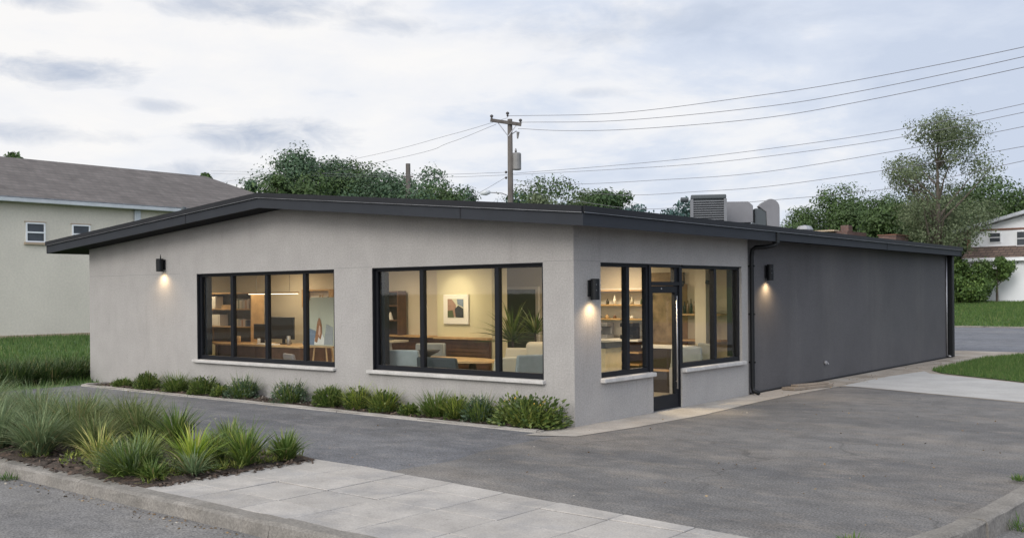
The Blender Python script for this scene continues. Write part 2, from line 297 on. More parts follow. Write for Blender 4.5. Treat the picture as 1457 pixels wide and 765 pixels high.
M['lamp_glow'] = mat('lamp_lens', (1, 0.9, 0.7), 0.5, emit=((1, 0.80, 0.52), 9))
M['down_glow'] = mat('downlight_lens', (1, 0.9, 0.75), 0.5, emit=((1, 0.84, 0.6), 5))
M['black_paint'] = mat('black_paint', (0.006, 0.007, 0.008), 0.5, spec=0.25)
M['art_pink'] = mat('art_blush', (0.30, 0.19, 0.15), 0.8, var=0.15, vscale=12)
M['art_dark'] = mat('art_ink', (0.03, 0.035, 0.045), 0.8, var=0.3, vscale=14)
M['art_blue'] = mat('art_blue', (0.17, 0.22, 0.30), 0.8, var=0.15, vscale=10)
M['art_green'] = mat('art_green', (0.08, 0.10, 0.05), 0.8)
M['art_auburn'] = mat('art_auburn', (0.32, 0.14, 0.06), 0.7, var=0.25, vscale=20)
M['art_skin'] = mat('art_skin', (0.62, 0.40, 0.30), 0.7)
M['art_pale'] = mat('art_pale', (0.50, 0.50, 0.40), 0.8)
M['wood_grey'] = mat('weathered_board', (0.20, 0.165, 0.13), 0.9, var=0.25, vscale=6)

# ------------------------------------------------------------------ mesh helpers
WL = {}
def tagp(o, label=None, cat=None, group=None, kind=None):
    if label: o['label'] = label
    if cat: o['category'] = cat
    if group: o['group'] = group
    if kind: o['kind'] = kind
    return o
def thing(name, label, cat, loc=(0, 0, 0), group=None):
    o = bpy.data.objects.new(name, None); o.empty_display_size = 0.2; o.location = loc; COL.objects.link(o)
    WL[o] = Vector(loc); return tagp(o, label, cat, group)
def link(name, me, m, parent=None, loc=(0, 0, 0)):
    o = bpy.data.objects.new(name, me); COL.objects.link(o)
    if m: me.materials.append(m)
    if parent: o.parent = parent; WL[o] = WL[parent]
    else: o.location = loc; WL[o] = Vector(loc)
    return o
def dup(root, loc, rotz=0.0, scale=1.0, label=None):
    r = root.copy(); COL.objects.link(r); r.location = loc; r.rotation_euler = (0, 0, rotz); r.scale = (scale,) * 3 if isinstance(scale, (int, float)) else scale
    if label: r['label'] = label
    for ch in list(root.children):
        c = ch.copy(); COL.objects.link(c); c.parent = r
        for g in list(ch.children):
            d = g.copy(); COL.objects.link(d); d.parent = c
    return r

class MB:
    def __init__(s): s.v = []; s.f = []
    def add(s, vs, fs):
        n = len(s.v); s.v += [tuple(p) for p in vs]; s.f += [tuple(i + n for i in f) for f in fs]; return s
    def box(s, x0, x1, y0, y1, z0, z1):
        return s.add([(x0, y0, z0), (x1, y0, z0), (x1, y1, z0), (x0, y1, z0), (x0, y0, z1), (x1, y0, z1), (x1, y1, z1), (x0, y1, z1)],
                     [(0, 3, 2, 1), (4, 5, 6, 7), (0, 1, 5, 4), (1, 2, 6, 5), (2, 3, 7, 6), (3, 0, 4, 7)])
    def prism(s, pts, axis, a, b):
        """polygon extruded along x, y or z"""
        n = len(pts)
        def P(p, t): return {'x': (t, p[0], p[1]), 'y': (p[0], t, p[1]), 'z': (p[0], p[1], t)}[axis]
        vs = [P(p, a) for p in pts] + [P(p, b) for p in pts]
        fs = [tuple(range(n))[::-1], tuple(range(n, 2 * n))] + [(i, (i + 1) % n, n + (i + 1) % n, n + i) for i in range(n)]
        return s.add(vs, fs)
    def hexa(s, v8): return s.add(v8, [(0, 3, 2, 1), (4, 5, 6, 7), (0, 1, 5, 4), (1, 2, 6, 5), (2, 3, 7, 6), (3, 0, 4, 7)])
    def tube(s, pts, rad, seg=8, cap=True):
        pts = [Vector(p) for p in pts]; n = len(pts)
        if isinstance(rad, (int, float)): rad = [rad] * n
        base = len(s.v); prev = None
        for i, p in enumerate(pts):
            d = (pts[min(i + 1, n - 1)] - pts[max(i - 1, 0)]).normalized()
            a = prev if prev is not None else (Vector((0, 0, 1)) if abs(d.z) < 0.9 else Vector((1, 0, 0)))
            a = (a - d * a.dot(d)).normalized(); b = d.cross(a); prev = a
            for k in range(seg):
                t = 2 * math.pi * k / seg
                s.v.append(tuple(p + (a * math.cos(t) + b * math.sin(t)) * rad[i]))
        for i in range(n - 1):
            for k in range(seg):
                k2 = (k + 1) % seg
                s.f.append((base + i * seg + k, base + i * seg + k2, base + (i + 1) * seg + k2, base + (i + 1) * seg + k))
        if cap:
            s.f.append(tuple(base + k for k in range(seg))[::-1]); s.f.append(tuple(base + (n - 1) * seg + k for k in range(seg)))
        return s
    def lathe(s, c, prof, seg=16):
        base = len(s.v); n = len(prof)
        for r, z in prof:
            for k in range(seg):
                t = 2 * math.pi * k / seg; s.v.append((c[0] + r * math.cos(t), c[1] + r * math.sin(t), c[2] + z))
        for i in range(n - 1):
            for k in range(seg):
                k2 = (k + 1) % seg; s.f.append((base + i * seg + k, base + i * seg + k2, base + (i + 1) * seg + k2, base + (i + 1) * seg + k))
        s.f.append(tuple(base + k for k in range(seg))[::-1]); s.f.append(tuple(base + (n - 1) * seg + k for k in range(seg)))
        return s
    def build(s, name, m, parent=None, loc=(0, 0, 0), bevel=0, smooth=False, kind=None, seg=2):
        off = WL[parent] if parent else Vector(loc)
        me = bpy.data.meshes.new(name)
        me.from_pydata([(x - off.x, y - off.y, z - off.z) for x, y, z in s.v], [], s.f); me.validate(); me.update()
        if smooth: me.polygons.foreach_set('use_smooth', [True] * len(me.polygons))
        o = link(name, me, m, parent, loc)
        if bevel:
            b = o.modifiers.new('bevel', 'BEVEL'); b.width = bevel; b.segments = seg; b.limit_method = 'ANGLE'; b.angle_limit = R(40)
        if kind: o['kind'] = kind
        return o
def npmesh(name, V, Q, smooth=False):
    V = np.asarray(V, np.float32); Q = np.asarray(Q, np.int32); k = Q.shape[1]
    me = bpy.data.meshes.new(name); me.vertices.add(len(V)); me.vertices.foreach_set('co', V.ravel())
    me.loops.add(Q.size); me.loops.foreach_set('vertex_index', Q.ravel())
    me.polygons.add(len(Q)); me.polygons.foreach_set('loop_start', np.arange(0, Q.size, k, dtype=np.int32)); me.polygons.foreach_set('loop_total', np.full(len(Q), k, np.int32))
    if smooth: me.polygons.foreach_set('use_smooth', np.ones(len(Q), bool))
    me.update(calc_edges=True); me.validate(); return me
def sheet(name, pts, z, m, kind='structure'):
    """flat (or tilted: z a function) surface cut from a polygon"""
    mb = MB(); zf = z if callable(z) else (lambda x, y: z)
    mb.add([(x, y, zf(x, y)) for x, y in pts], [tuple(range(len(pts)))])
    o = mb.build(name, m); o['kind'] = kind
    return o

# ================================================================== GROUND
mb = MB(); mb.add([(-2500, -2500, -0.35), (2500, -2500, -0.35), (2500, 2500, -0.35), (-2500, 2500, -0.35)], [(0, 1, 2, 3)])
mb.build('ground', M['earth'], kind='structure')
sheet('street', [(-90, -30), (60, -30), (60, 60), (6.30, 60), (6.30, -6.49), (-90, -6.49)], -0.12, M['street'])
lot = sheet('parking_lot', [(0.42, -6.31), (6.16, -6.31), (6.16, 7.3), (4.4, 6.95), (1.02, 8.22), (0.3, 8.3), (0.3, -1.2), (0.30, -2.3), (0.52, -3.2), (0.42, -4.2)], 0.0, M['lot'])
sheet('driveway', [(-13.05, -4.4), (0.47, -4.4), (0.60, -3.2), (0.36, -2.3), (0.6, -0.4), (-13.0, -0.4)], -0.004, M['drive'])
sheet('driveway_apron', [(4.9, -6.31), (4.9, -7.5), (6.6, -7.5), (6.16, -6.31)], lambda x, y: 0.0 if y > -7 else -0.121, M['lot'])
# sidewalk slabs
rng = random.Random(5)
mb = MB()
def yfar(x): return -4.08 - max(0, x) * 0.085
xs = [-0.86, -0.06, 0.73, 1.47, 2.22, 2.93, 3.68, 4.42, 5.1]
ys = [-6.30, -5.84, -5.24, -4.64, None]
g = 0.008
for i in range(len(xs) - 1):
    for j in range(4):
        x0, x1 = xs[i] + g, xs[i + 1] - g
        y0 = ys[j] + g
        ya, yb = (yfar(x0), yfar(x1)) if ys[j + 1] is None else (ys[j + 1] - g, ys[j + 1] - g)
        t = 0.006 + rng.uniform(-0.003, 0.003); dz = [rng.uniform(-0.002, 0.002) for _ in range(4)]
        mb.hexa([(x0, y0, -0.06), (x1, y0, -0.06), (x1, yb, -0.06), (x0, ya, -0.06), (x0, y0, t + dz[0]), (x1, y0, t + dz[1]), (x1, yb, t + dz[2]), (x0, ya, t + dz[3])])
mb.build('sidewalk', M['slab'], kind='structure', bevel=0.005, seg=1)
sheet('sidewalk_joints', [(-0.86, -6.3), (5.1, -6.3), (5.1, -4.52), (-0.86, -4.09)], -0.008, M['soil'])
# planting bed soil
def bumpy(name, x0, x1, y0, y1, z, amp, n, m, seed, clip=None):
    rg = np.random.default_rng(seed); nx = max(2, int((x1 - x0) * n)); ny = max(2, int((y1 - y0) * n))
    X, Y = np.meshgrid(np.linspace(x0, x1, nx), np.linspace(y0, y1, ny), indexing='ij')
    if clip: Y = clip(X, Y)
    Z = z + rg.normal(0, amp, X.shape); Z[0, :] = Z[-1, :] = 0.004; Z[:, 0] = Z[:, -1] = 0.004
    V = np.stack([X, Y, Z], -1).reshape(-1, 3); idx = np.arange(nx * ny).reshape(nx, ny)
    Q = np.stack([idx[:-1, :-1], idx[1:, :-1], idx[1:, 1:], idx[:-1, 1:]], -1).reshape(-1, 4)
    o = link(name, npmesh(name, V, Q, True), m); o['kind'] = 'structure'; return o
bumpy('planting_bed_soil', -12.6, -0.865, -6.29, -4.05, 0.026, 0.014, 11, M['soil'], 1, lambda X, Y: -6.29 + (Y + 6.29) * np.clip(1 - (X + 0.87) * -0.0, 0.4, 1))
bumpy('foundation_bed_soil', -12.75, -0.12, -0.62, 0.02, 0.02, 0.014, 9, M['soil'], 2)
# mulch chips scattered over the near bed
rg = np.random.default_rng(8)
n = 5200
px = rg.uniform(-12, -0.9, n); py = rg.uniform(-6.25, -4.15, n); px[:260] = -0.86 + np.abs(rg.normal(0, 0.07, 260)); py[260:460] = -6.3 - np.abs(rg.normal(0, 0.05, 200)); px[260:460] = rg.uniform(-7, -0.9, 200)
px2 = rg.uniform(-12.6, -0.15, 2200); py2 = rg.uniform(-0.6, -0.02, 2200)
px = np.r_[px, px2]; py = np.r_[py, py2]; n = len(px)
a = rg.uniform(0, 6.28, n); l = rg.uniform(0.012, 0.038, n); w = l * rg.uniform(0.2, 0.5, n); zz = 0.036 + rg.uniform(0, 0.022, n) - (py > -1) * 0.012; zz[:460] = 0.018; tl = rg.normal(0, 0.35, n)
d = np.stack([np.cos(a), np.sin(a), np.sin(tl)], -1) * l[:, None]; e = np.stack([-np.sin(a), np.cos(a), rg.normal(0, 0.3, n)], -1) * w[:, None]
c = np.stack([px, py, zz], -1)
V = np.stack([c - d - e, c + d - e, c + d + e, c - d + e], 1).reshape(-1, 3)
o = link('mulch_chips', npmesh('mulch_chips', V, np.arange(4 * n).reshape(-1, 4)), M['mulch_chip']); o['kind'] = 'stuff'

def kerb_run(name, path, w, top, bot, m, seed, rr=0.04, flip=1, seglen=1.6):
    """kerb swept along a path, cut into cast lengths; outer face to the right of travel when flip=1"""
    rg = random.Random(seed); mb = MB()
    P = [Vector((x, y, 0)) for x, y in path]
    cum = [0]
    for i in range(1, len(P)): cum.append(cum[-1] + (P[i] - P[i - 1]).length)
    def at(s):
        for i in range(1, len(P)):
            if s <= cum[i] or i == len(P) - 1:
                t = (s - cum[i - 1]) / (cum[i] - cum[i - 1]); return P[i - 1].lerp(P[i], t)
    L = cum[-1]; s = 0
    while s < L - 0.05:
        e = min(L, s + seglen * rg.uniform(0.85, 1.15)); k = max(2, int((e - s) / 0.22)); sh = rg.uniform(-0.008, 0.008); st = rg.uniform(-0.006, 0.006)
        prev = None; b0 = len(mb.v)
        prof = [(w, bot - 0.1), (w, bot), (w - 0.012, top - rr), (w - rr * 0.35, top - rr * 0.35), (w - rr, top), (0.0, top), (0.0, bot - 0.1)]
        for i in range(k + 1):
            q = s + 0.004 + (e - s - 0.008) * i / k; p = at(q); d = (at(min(L, q + 0.05)) - at(max(0, q - 0.05))).normalized(); nrm = Vector((d.y, -d.x, 0)) * flip
            for (o, z) in prof:
                j = rg.uniform(-0.006, 0.006); mb.v.append(tuple(p + nrm * (o + sh + j) + Vector((0, 0, z + st + rg.uniform(-0.005, 0.004)))))
        n = len(prof)
        for i in range(k):
            for q in range(n):
                q2 = (q + 1) % n; mb.f.append((b0 + i * n + q, b0 + i * n + q2, b0 + (i + 1) * n + q2, b0 + (i + 1) * n + q))
        mb.f.append(tuple(b0 + q for q in range(n))); mb.f.append(tuple(b0 + k * n + q for q in range(n))[::-1])
        s = e
    return mb.build(name, m, kind='structure')
kerb_run('front_kerb', [(-60, -6.30), (0.5, -6.30), (3.2, -6.31), (4.9, -6.33)], 0.22, 0.012, -0.12, M['kerb'], 3, rr=0.06, seglen=2.9)
kerb_run('side_kerb', [(5.75, -4.35), (5.98, -3.9), (6.08, -3.3), (6.13, -2.2), (6.16, -0.5), (6.17, 7), (6.2, 30)], 0.2, 0.05, -0.12, M['kerb'], 4)
kerb_run('bed_edging', [(-12.95, -0.02), (-12.9, -0.62), (-6, -0.62), (-0.25, -0.64), (-0.10, -0.6)], 0.11, 0.028, -0.02, M['concrete'], 5, rr=0.015, seglen=2.2)
# concrete apron along the right face, pale pad, stained strip
sheet('apron', [(-0.12, -0.62), (-0.1, -1.05), (0.55, -0.75), (0.72, 0.6), (0.80, 2.4), (0.68, 4.5), (0.66, 6.2), (0.74, 8.1), (0.005, 8.1), (0.0, 0.0)], 0.006, M['concrete'])
sheet('concrete_pad', [(0.74, 8.25), (1.06, 8.22), (4.40, 7.05), (6.12, 6.45), (6.12, 9.6), (3.55, 10.8), (1.25, 12.3), (0.95, 12.9), (0.74, 11)], 0.008, M['pale_conc'])
sheet('side_strip', [(0.0, 8.1), (0.74, 8.1), (1.06, 8.19), (4.38, 6.96), (6.1, 6.4), (6.1, 21.8), (-20, 21.8), (-20, 18.7), (0.0, 18.7)], 0.004, M['dirty_conc'])
# far street, its kerb and the grass bank beyond
zst = lambda x, y: 0.0 + 0.3 * max(0, (y - 21.7)) / 12.6
sheet('far_street', [(-60, 21.7), (6.1, 21.7), (30, 21.7), (30, 34.3), (-60, 34.3)], zst, M['far_street'])
kerb_run('far_kerb', [(-60, 34.3), (30, 34.3)], 0.16, 0.36, 0.28, M['kerb'], 6, flip=1, seglen=3)
mb = MB()
prof = [(34.3, 0.30), (36, 0.44), (42, 0.86), (48, 1.16), (60, 1.3), (120, 2.5)]
for (y0, z0), (y1, z1) in zip(prof, prof[1:]): mb.add([(-120, y0, z0), (60, y0, z0), (60, y1, z1), (-120, y1, z1)], [(0, 1, 2, 3)])
mb.build('far_lawn', M['turf'], kind='structure')
mb = MB()
prof = [(-13.0, 0.0), (-16, 0.05), (-24, 0.2), (-33, 0.30), (-90, 0.5)]
for (x0, z0), (x1, z1) in zip(prof, prof[1:]): mb.add([(x0, -6.3, z0), (x0, 21.5, z0), (x1, 21.5, z1), (x1, -6.3, z1)], [(0, 1, 2, 3)])
mb.build('left_lawn', M['turf'], kind='structure')
isl = [(1.02, 13.2), (1.5, 12.4), (3.55, 10.95), (6.0, 9.7), (6.1, 21.2), (3.2, 20.9), (1.47, 20.2), (0.94, 18.2)]
sheet('grass_island', isl, 0.02, M['turf'])
# distant wooded hill line
mb = MB(); nh = 90; rg = random.Random(11)
for i in range(nh + 1):
    a = R(60) + R(110) * i / nh; rad = 420
    h = 12 + 6 * math.sin(i * 0.23) + 3 * math.sin(i * 0.71 + 1)
    x, y = 8.5 + rad * math.cos(a), -11.8 + rad * math.sin(a)
    mb.v += [(x, y, -0.4), (x - 30 * math.cos(a + 0) * -1, y + 30 * math.sin(a), h), (x + 160 * math.cos(a), y + 160 * math.sin(a), h * 1.15)]
for i in range(nh):
    for k in (0, 1): mb.f.append((3 * i + k, 3 * i + 3 + k, 3 * i + 4 + k, 3 * i + 1 + k))
M['hill'] = mat('hill_woods', (0.035, 0.06, 0.05), 0.95, var=0.3, vscale=0.08, speck=0.3, sscale=0.6)
mb.build('hills', M['hill'], kind='structure', smooth=True)

# ================================================================== MAIN BUILDING
XL, YR = -13.78, 18.35
bld = thing('shop_building', 'low grey stucco shop with shallow gabled black roof and lit windows', 'building', (-6.6, 9, 0))
XA = -6.66
def soff(x):                                   # underside of the roof at position x
    return 2.865 + (3.545 - 2.865) * (0.56 - x) / (0.56 - XA) if x > XA else 3.545 - (3.545 - 2.965) * (XA - x) / (XA + 14.7)
ZS, ZH = 0.66, 2.40
W1, W2 = (-9.47, -5.23), (-4.25, -0.56)
mb = MB()
def colm(x0, x1):
    pts = [(x0, -0.05), (x1, -0.05), (x1, soff(x1) + 0.01)]
    if x0 < XA < x1: pts.append((XA, soff(XA) + 0.01))
    pts.append((x0, soff(x0) + 0.01)); mb.prism(pts, 'y', 0.0, 0.25)
def head(x0, x1):
    pts = [(x0, ZH), (x1, ZH), (x1, soff(x1) + 0.01)]
    if x0 < XA < x1: pts.append((XA, soff(XA) + 0.01))
    pts.append((x0, soff(x0) + 0.01)); mb.prism(pts, 'y', 0.0, 0.25)
colm(XL, W1[0]); colm(W1[1], W2[0]); colm(W2[1], 0.0)
for a, b in (W1, W2): mb.box(a, b, 0, 0.25, -0.05, ZS); head(a, b)
wall = mb.build('front_wall', M['stucco'], bld)
YA, YB, YD0, YD1, YL = 0.69, 5.32, 2.17, 3.10, 5.58
mb = MB(); zt = soff(0) + 0.01
mb.box(-0.25, -0.002, 0.25, YA, -0.05, zt); mb.box(-0.25, -0.002, YB, YL, -0.05, zt); mb.box(-0.25, -0.002, YA, YB, ZH, zt)
mb.box(-0.25, -0.002, YA, YD0, -0.05, ZS); mb.box(-0.25, -0.002, YD1, YB, -0.05, ZS)
swall = mb.build('side_wall', M['stucco'], bld)
mb = MB(); mb.box(-0.25, -0.028, YL, YR, -0.05, zt); mb.box(XL, -0.25, YR - 0.25, YR, -0.05, zt); dwall = mb.build('dark_side_wall', M['dark_stucco'], bld)
mb = MB(); mb.box(XL, XL + 0.25, 0.25, YR - 0.25, -0.05, soff(XL)); mb.build('rear_left_wall', M['stucco'], bld)
# small ledge strip at the foot of the dark wall
mb = MB(); mb.box(-0.03, 0.012, YL + 0.1, YR - 0.02, -0.02, 0.035); mb.build('base_strip', M['flash'], dwall)
# control joints in the stucco
for a, b in ((W1[1], W2[0]), (W2[1], -0.003), (XL + 0.02, W1[0] - 0.6)):
    mb = MB(); mb.box(a, b, -0.0015, 0.01, ZH + 0.012, ZH + 0.018); mb.build('control_joint', M['joint'], wall)
mb = MB(); mb.box(-0.01, 0.0005, 0.005, YA - 0.01, ZH + 0.012, ZH + 0.018); mb.build('control_joint', M['joint'], swall)

# roof
yF, yB = -0.55, 18.48
E0, E1 = 0.56, 0.30                             # right eave tapers slightly towards the back
XT = -14.7
TH = 0.245
top = [(XT, 3.21), (XA, 3.79), (None, 3.11)]
def rv(y, dz=0.0, grow=0.0):
    e = E0 + (E1 - E0) * (y - yF) / (yB - yF)
    return [(XT - grow, y, 3.21 + dz), (XA, y, 3.79 + dz), (e + grow, y, 3.11 + dz)]
roof = None
mb = MB()
a, b, c, d = rv(yF), rv(yB), rv(yF, -TH), rv(yB, -TH)
mb.add(a + b, [(0, 1, 4, 3), (1, 2, 5, 4)])
roof = mb.build('roof', M['roofing'], bld)
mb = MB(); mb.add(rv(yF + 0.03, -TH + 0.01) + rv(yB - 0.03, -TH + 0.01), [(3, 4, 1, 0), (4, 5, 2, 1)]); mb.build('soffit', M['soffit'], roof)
def fascia_run(name, pts, nrm, h0, h1, out, m, inn=0.03):
    """board hung along a roof edge: pts on top edge, from h0 to h1 below it, standing out by out"""
    mb = MB(); N = [Vector(n) for n in nrm]; n = len(pts); vs = []
    for p, nn in zip(pts, N):
        p = Vector(p)
        vs += [p + nn * out - Vector((0, 0, h0)), p + nn * out - Vector((0, 0, h1)), p - nn * inn - Vector((0, 0, h1)), p - nn * inn - Vector((0, 0, h0))]
    fs = [(0, 1, 2, 3), tuple(4 * (n - 1) + k for k in (3, 2, 1, 0))]
    for i in range(n - 1):
        for k in range(4): fs.append((4 * i + k, 4 * i + (k + 1) % 4, 4 * i + 4 + (k + 1) % 4, 4 * i + 4 + k))
    mb.add(vs, fs); return mb.build(name, m, roof)
fr = rv(yF); bk = rv(yB); fy = (0, -1, 0); fx = (1, 0, 0)
fascia_run('fascia', [fr[0], fr[1]], [fy, fy], 0.06, TH, 0.0, M['fascia'])
fascia_run('fascia', [fr[1], fr[2]], [fy, fy], 0.06, TH, 0.001, M['fascia'])
fascia_run('fascia', [fr[2], (E0 + (E1 - E0) * 0.335, 5.83, 3.11)], [fx, fx], 0.06, TH, 0.0, M['fascia'])
fascia_run('fascia', [(E0 + (E1 - E0) * 0.335, 5.83, 3.11), bk[2]], [fx, fx], 0.06, TH - 0.02, -0.015, M['fascia'])
fascia_run('fascia', [fr[0], bk[0]], [(-1, 0, 0)] * 2, 0.06, TH, 0.002, M['fascia'])
fascia_run('fascia', [bk[0], bk[1], bk[2]], [(0, 1, 0)] * 3, 0.06, TH, 0.0, M['fascia'])
for pts, nr in (([fr[0], fr[1]], fy), ([fr[1], fr[2]], fy), ([fr[2], bk[2]], fx), ([fr[0], bk[0]], (-1, 0, 0)), ([bk[0], bk[1], bk[2]], (0, 1, 0))):
    fascia_run('flashing', pts, [nr] * len(pts), -0.028, 0.062, 0.035, M['flash'], inn=0.06)
    fascia_run('drip_edge', pts, [nr] * len(pts), 0.0625, 0.069, 0.036, M['drip'], inn=-0.02)
def seam(x, y, z, nx, ny):
    b = MB(); h = 0.012
    if ny: b.box(x - h, x + h, y - 0.006, y + 0.01, z - TH + 0.004, z - 0.07)
    else: b.box(x - 0.01, x + 0.006, y - h, y + h, z - TH + 0.004, z - 0.07)
    b.build('fascia_seam', M['flash'], roof)
for x in (-9.0, -1.7): seam(x, yF, 3.79 - (x - XA) * (0.68 / 7.22) if x > XA else 3.79 - (XA - x) * (0.58 / 8.04), 0, -1)
for y in (12.1,): seam(E0 + (E1 - E0) * (y - yF) / (yB - yF) - (0.015 if y > 5.83 else 0), y, 3.11, 1, 0)
# small vents and screws along the roof edge
for (x, y, z, s) in ((-4.53, 3.35, 3.56, 0.1), (-2.28, 5.19, 3.36, 0.09), (-9.6, -0.2, 3.58, 0.1)):
    mb = MB(); mb.lathe((x, y, z - 0.05), [(0.025, 0), (0.025, s + 0.06), (0.05, s + 0.07), (0.045, s + 0.12), (0.01, s + 0.14)], 8); mb.build('vent_pipe', M['duct_dark'], roof)
for (x, y) in ((-10.3, 0.3),):
    mb = MB(); mb.lathe((x, y, 3.5), [(0.02, 0), (0.02, 0.28), (0.0, 0.281)], 8); mb.build('vent_pipe', M['white_metal'], roof)

# windows
def window_front(x0, x1, mulls, name='window'):
    fy0, fy1 = 0.06, 0.14; fw = 0.065
    w = MB(); w.box(x0, x1, fy0, fy1, ZS, ZS + 0.085); w.box(x0, x1, fy0, fy1, ZH - fw, ZH); w.box(x0, x0 + fw, fy0, fy1, ZS + 0.085, ZH - fw); w.box(x1 - fw, x1, fy0, fy1, ZS + 0.085, ZH - fw)
    fo = w.build(name, M['frame'], bld, bevel=0.006, seg=1)
    lin = MB(); lin.box(x0 + fw, x0 + fw + 0.09, fy1, 0.25, ZS + 0.085, ZH - fw); lin.box(x0, x1, 0.001, fy0 - 0.002, ZH - 0.018, ZH - 0.001); lin.box(x0 + 0.001, x0 + 0.02, 0.001, fy0 - 0.002, ZS + 0.001, ZH - 0.02); lin.box(x1 - 0.02, x1 - 0.001, 0.001, fy0 - 0.002, ZS + 0.001, ZH - 0.02)
    lin.build('frame_liner', M['frame'], fo)
    for q in mulls:
        mm = MB(); mm.box(q - 0.042, q + 0.042, fy0 - 0.006, fy1 + 0.004, ZS + 0.08, ZH - fw + 0.004); mm.build('mullion', M['frame'], fo, bevel=0.005, seg=1)
    edges = [x0 + fw] + [v for q in mulls for v in (q - 0.042, q + 0.042)] + [x1 - fw]
    for i in range(0, len(edges), 2):
        p = MB(); p.box(edges[i], edges[i + 1], 0.098, 0.106, ZS + 0.085, ZH - fw); p.build('pane', M['glass'], fo)
    s = MB(); s.box(x0 - 0.10, x1 + 0.035, -0.075, 0.058, ZS - 0.062, ZS - 0.003); s.build('sill', M['sill'], fo, bevel=0.012)
    return fo
window_front(*W1, (-8.36, -7.26, -6.13)); window_front(*W2, (-3.13, -1.51))
def window_side(y0, y1, mulls):
    fx0, fx1 = -0.14, -0.05; fw = 0.06
    w = MB(); w.box(fx0, fx1, y0, y1, ZS, ZS + 0.08); w.box(fx0, fx1, y0, y1, ZH - fw, ZH); w.box(fx0, fx1, y0, y0 + fw, ZS + 0.08, ZH - fw); w.box(fx0, fx1, y1 - fw, y1, ZS + 0.08, ZH - fw)
    fo = w.build('window', M['frame'], bld, bevel=0.006, seg=1)
    lin = MB(); lin.box(-0.048, -0.004, y0, y1, ZH - 0.018, ZH - 0.001); (lin.box(-0.25, fx0, y1 - fw - 0.05, y1 - fw, ZS + 0.08, ZH - fw) if y0 > 2.5 else None); lin.build('frame_liner', M['frame'], fo)
    for q in mulls:
        mm = MB(); mm.box(fx0 - 0.004, fx1 + 0.006, q - 0.042, q + 0.042, ZS + 0.075, ZH - fw + 0.004); mm.build('mullion', M['frame'], fo, bevel=0.005, seg=1)
    edges = [y0 + fw] + [v for q in mulls for v in (q - 0.042, q + 0.042)] + [y1 - fw]
    for i in range(0, len(edges), 2):
        p = MB(); p.box(-0.104, -0.096, edges[i], edges[i + 1], ZS + 0.08, ZH - fw); p.build('pane', M['glass'], fo)
    return fo
wA = window_side(YA, YD0 - 0.052, (1.51,)); wB = window_side(YD1 + 0.055, YB, (4.38,))
s = MB(); s.box(-0.048, 0.075, YA - 0.02, YD0 - 0.008, ZS - 0.07, ZS - 0.003); s.build('sill', M['sill'], wA, bevel=0.012)
s = MB(); s.box(-0.048, 0.075, YD1 + 0.008, YB + 0.05, ZS - 0.07, ZS - 0.003); s.build('sill', M['sill'], wB, bevel=0.012)
# door
dm = MB(); fx0, fx1 = -0.15, -0.03
dm.box(fx0, fx1, YD0 - 0.05, YD0 + 0.02, 0.0, ZH); dm.box(fx0, fx1, YD1 - 0.02, YD1 + 0.052, 0.0, ZH); dm.box(fx0, fx1, YD0 + 0.02, YD1 - 0.02, ZH - 0.05, ZH); dm.box(fx0, fx1, YD0 + 0.02, YD1 - 0.02, 2.05, 2.115)
dframe = dm.build('door_frame', M['frame'], bld, bevel=0.005, seg=1)
p = MB(); p.box(-0.104, -0.096, YD0 + 0.02, YD1 - 0.14, 2.115, ZH - 0.05); p.build('pane', M['glass'], dframe)
p = MB(); p.box(-0.13, -0.06, YD1 - 0.138, YD1 - 0.022, 2.117, ZH - 0.052); p.build('transom_panel', M['frame'], dframe)
dm = MB(); y0, y1 = YD0 + 0.024, YD1 - 0.024
dm.box(-0.12, -0.055, y0, y1, 0.012, 0.24); dm.box(-0.12, -0.055, y0, y1, 1.93, 2.046); dm.box(-0.12, -0.055, y0, y0 + 0.075, 0.24, 1.93); dm.box(-0.12, -0.055, y1 - 0.11, y1, 0.24, 1.93)
door = dm.build('door', M['frame'], bld, bevel=0.005, seg=1)
p = MB(); p.box(-0.092, -0.084, y0 + 0.075, y1 - 0.11, 0.24, 1.93); p.build('pane', M['glass'], door)
h = MB(); h.tube([(0.005, y1 - 0.145, 0.33), (0.005, y1 - 0.145, 1.88)], 0.013, 10); h.tube([(-0.056, y1 - 0.085, 0.45), (0.005, y1 - 0.145, 0.45)], 0.009); h.tube([(-0.056, y1 - 0.085, 1.78), (0.005, y1 - 0.145, 1.78)], 0.009); h.build('pull_bar', M['steel'], door, smooth=True)
for za, zb in ((0.98, 1.12), (0.72, 0.80)): h = MB(); h.box(-0.056, -0.045, y1 - 0.06, y1 - 0.025, za, zb); h.build('lock', M['steel'], door, bevel=0.004)
for zh in (0.35, 1.05, 1.8):
    h = MB(); h.tube([(-0.05, YD0 + 0.022, zh), (-0.05, YD0 + 0.022, zh + 0.11)], 0.012); h.build('hinge', M['steel'], door)
h = MB(); h.lathe((-0.054, y0 + 0.34, 2.0), [(0.012, -0.012), (0.012, 0.012)], 8); h.build('door_bolt', M['steel'], door)
mb = MB(); mb.box(-0.25, 0.03, YD0 - 0.04, YD1 + 0.04, -0.02, 0.010); mb.build('threshold', M['steel'], bld)

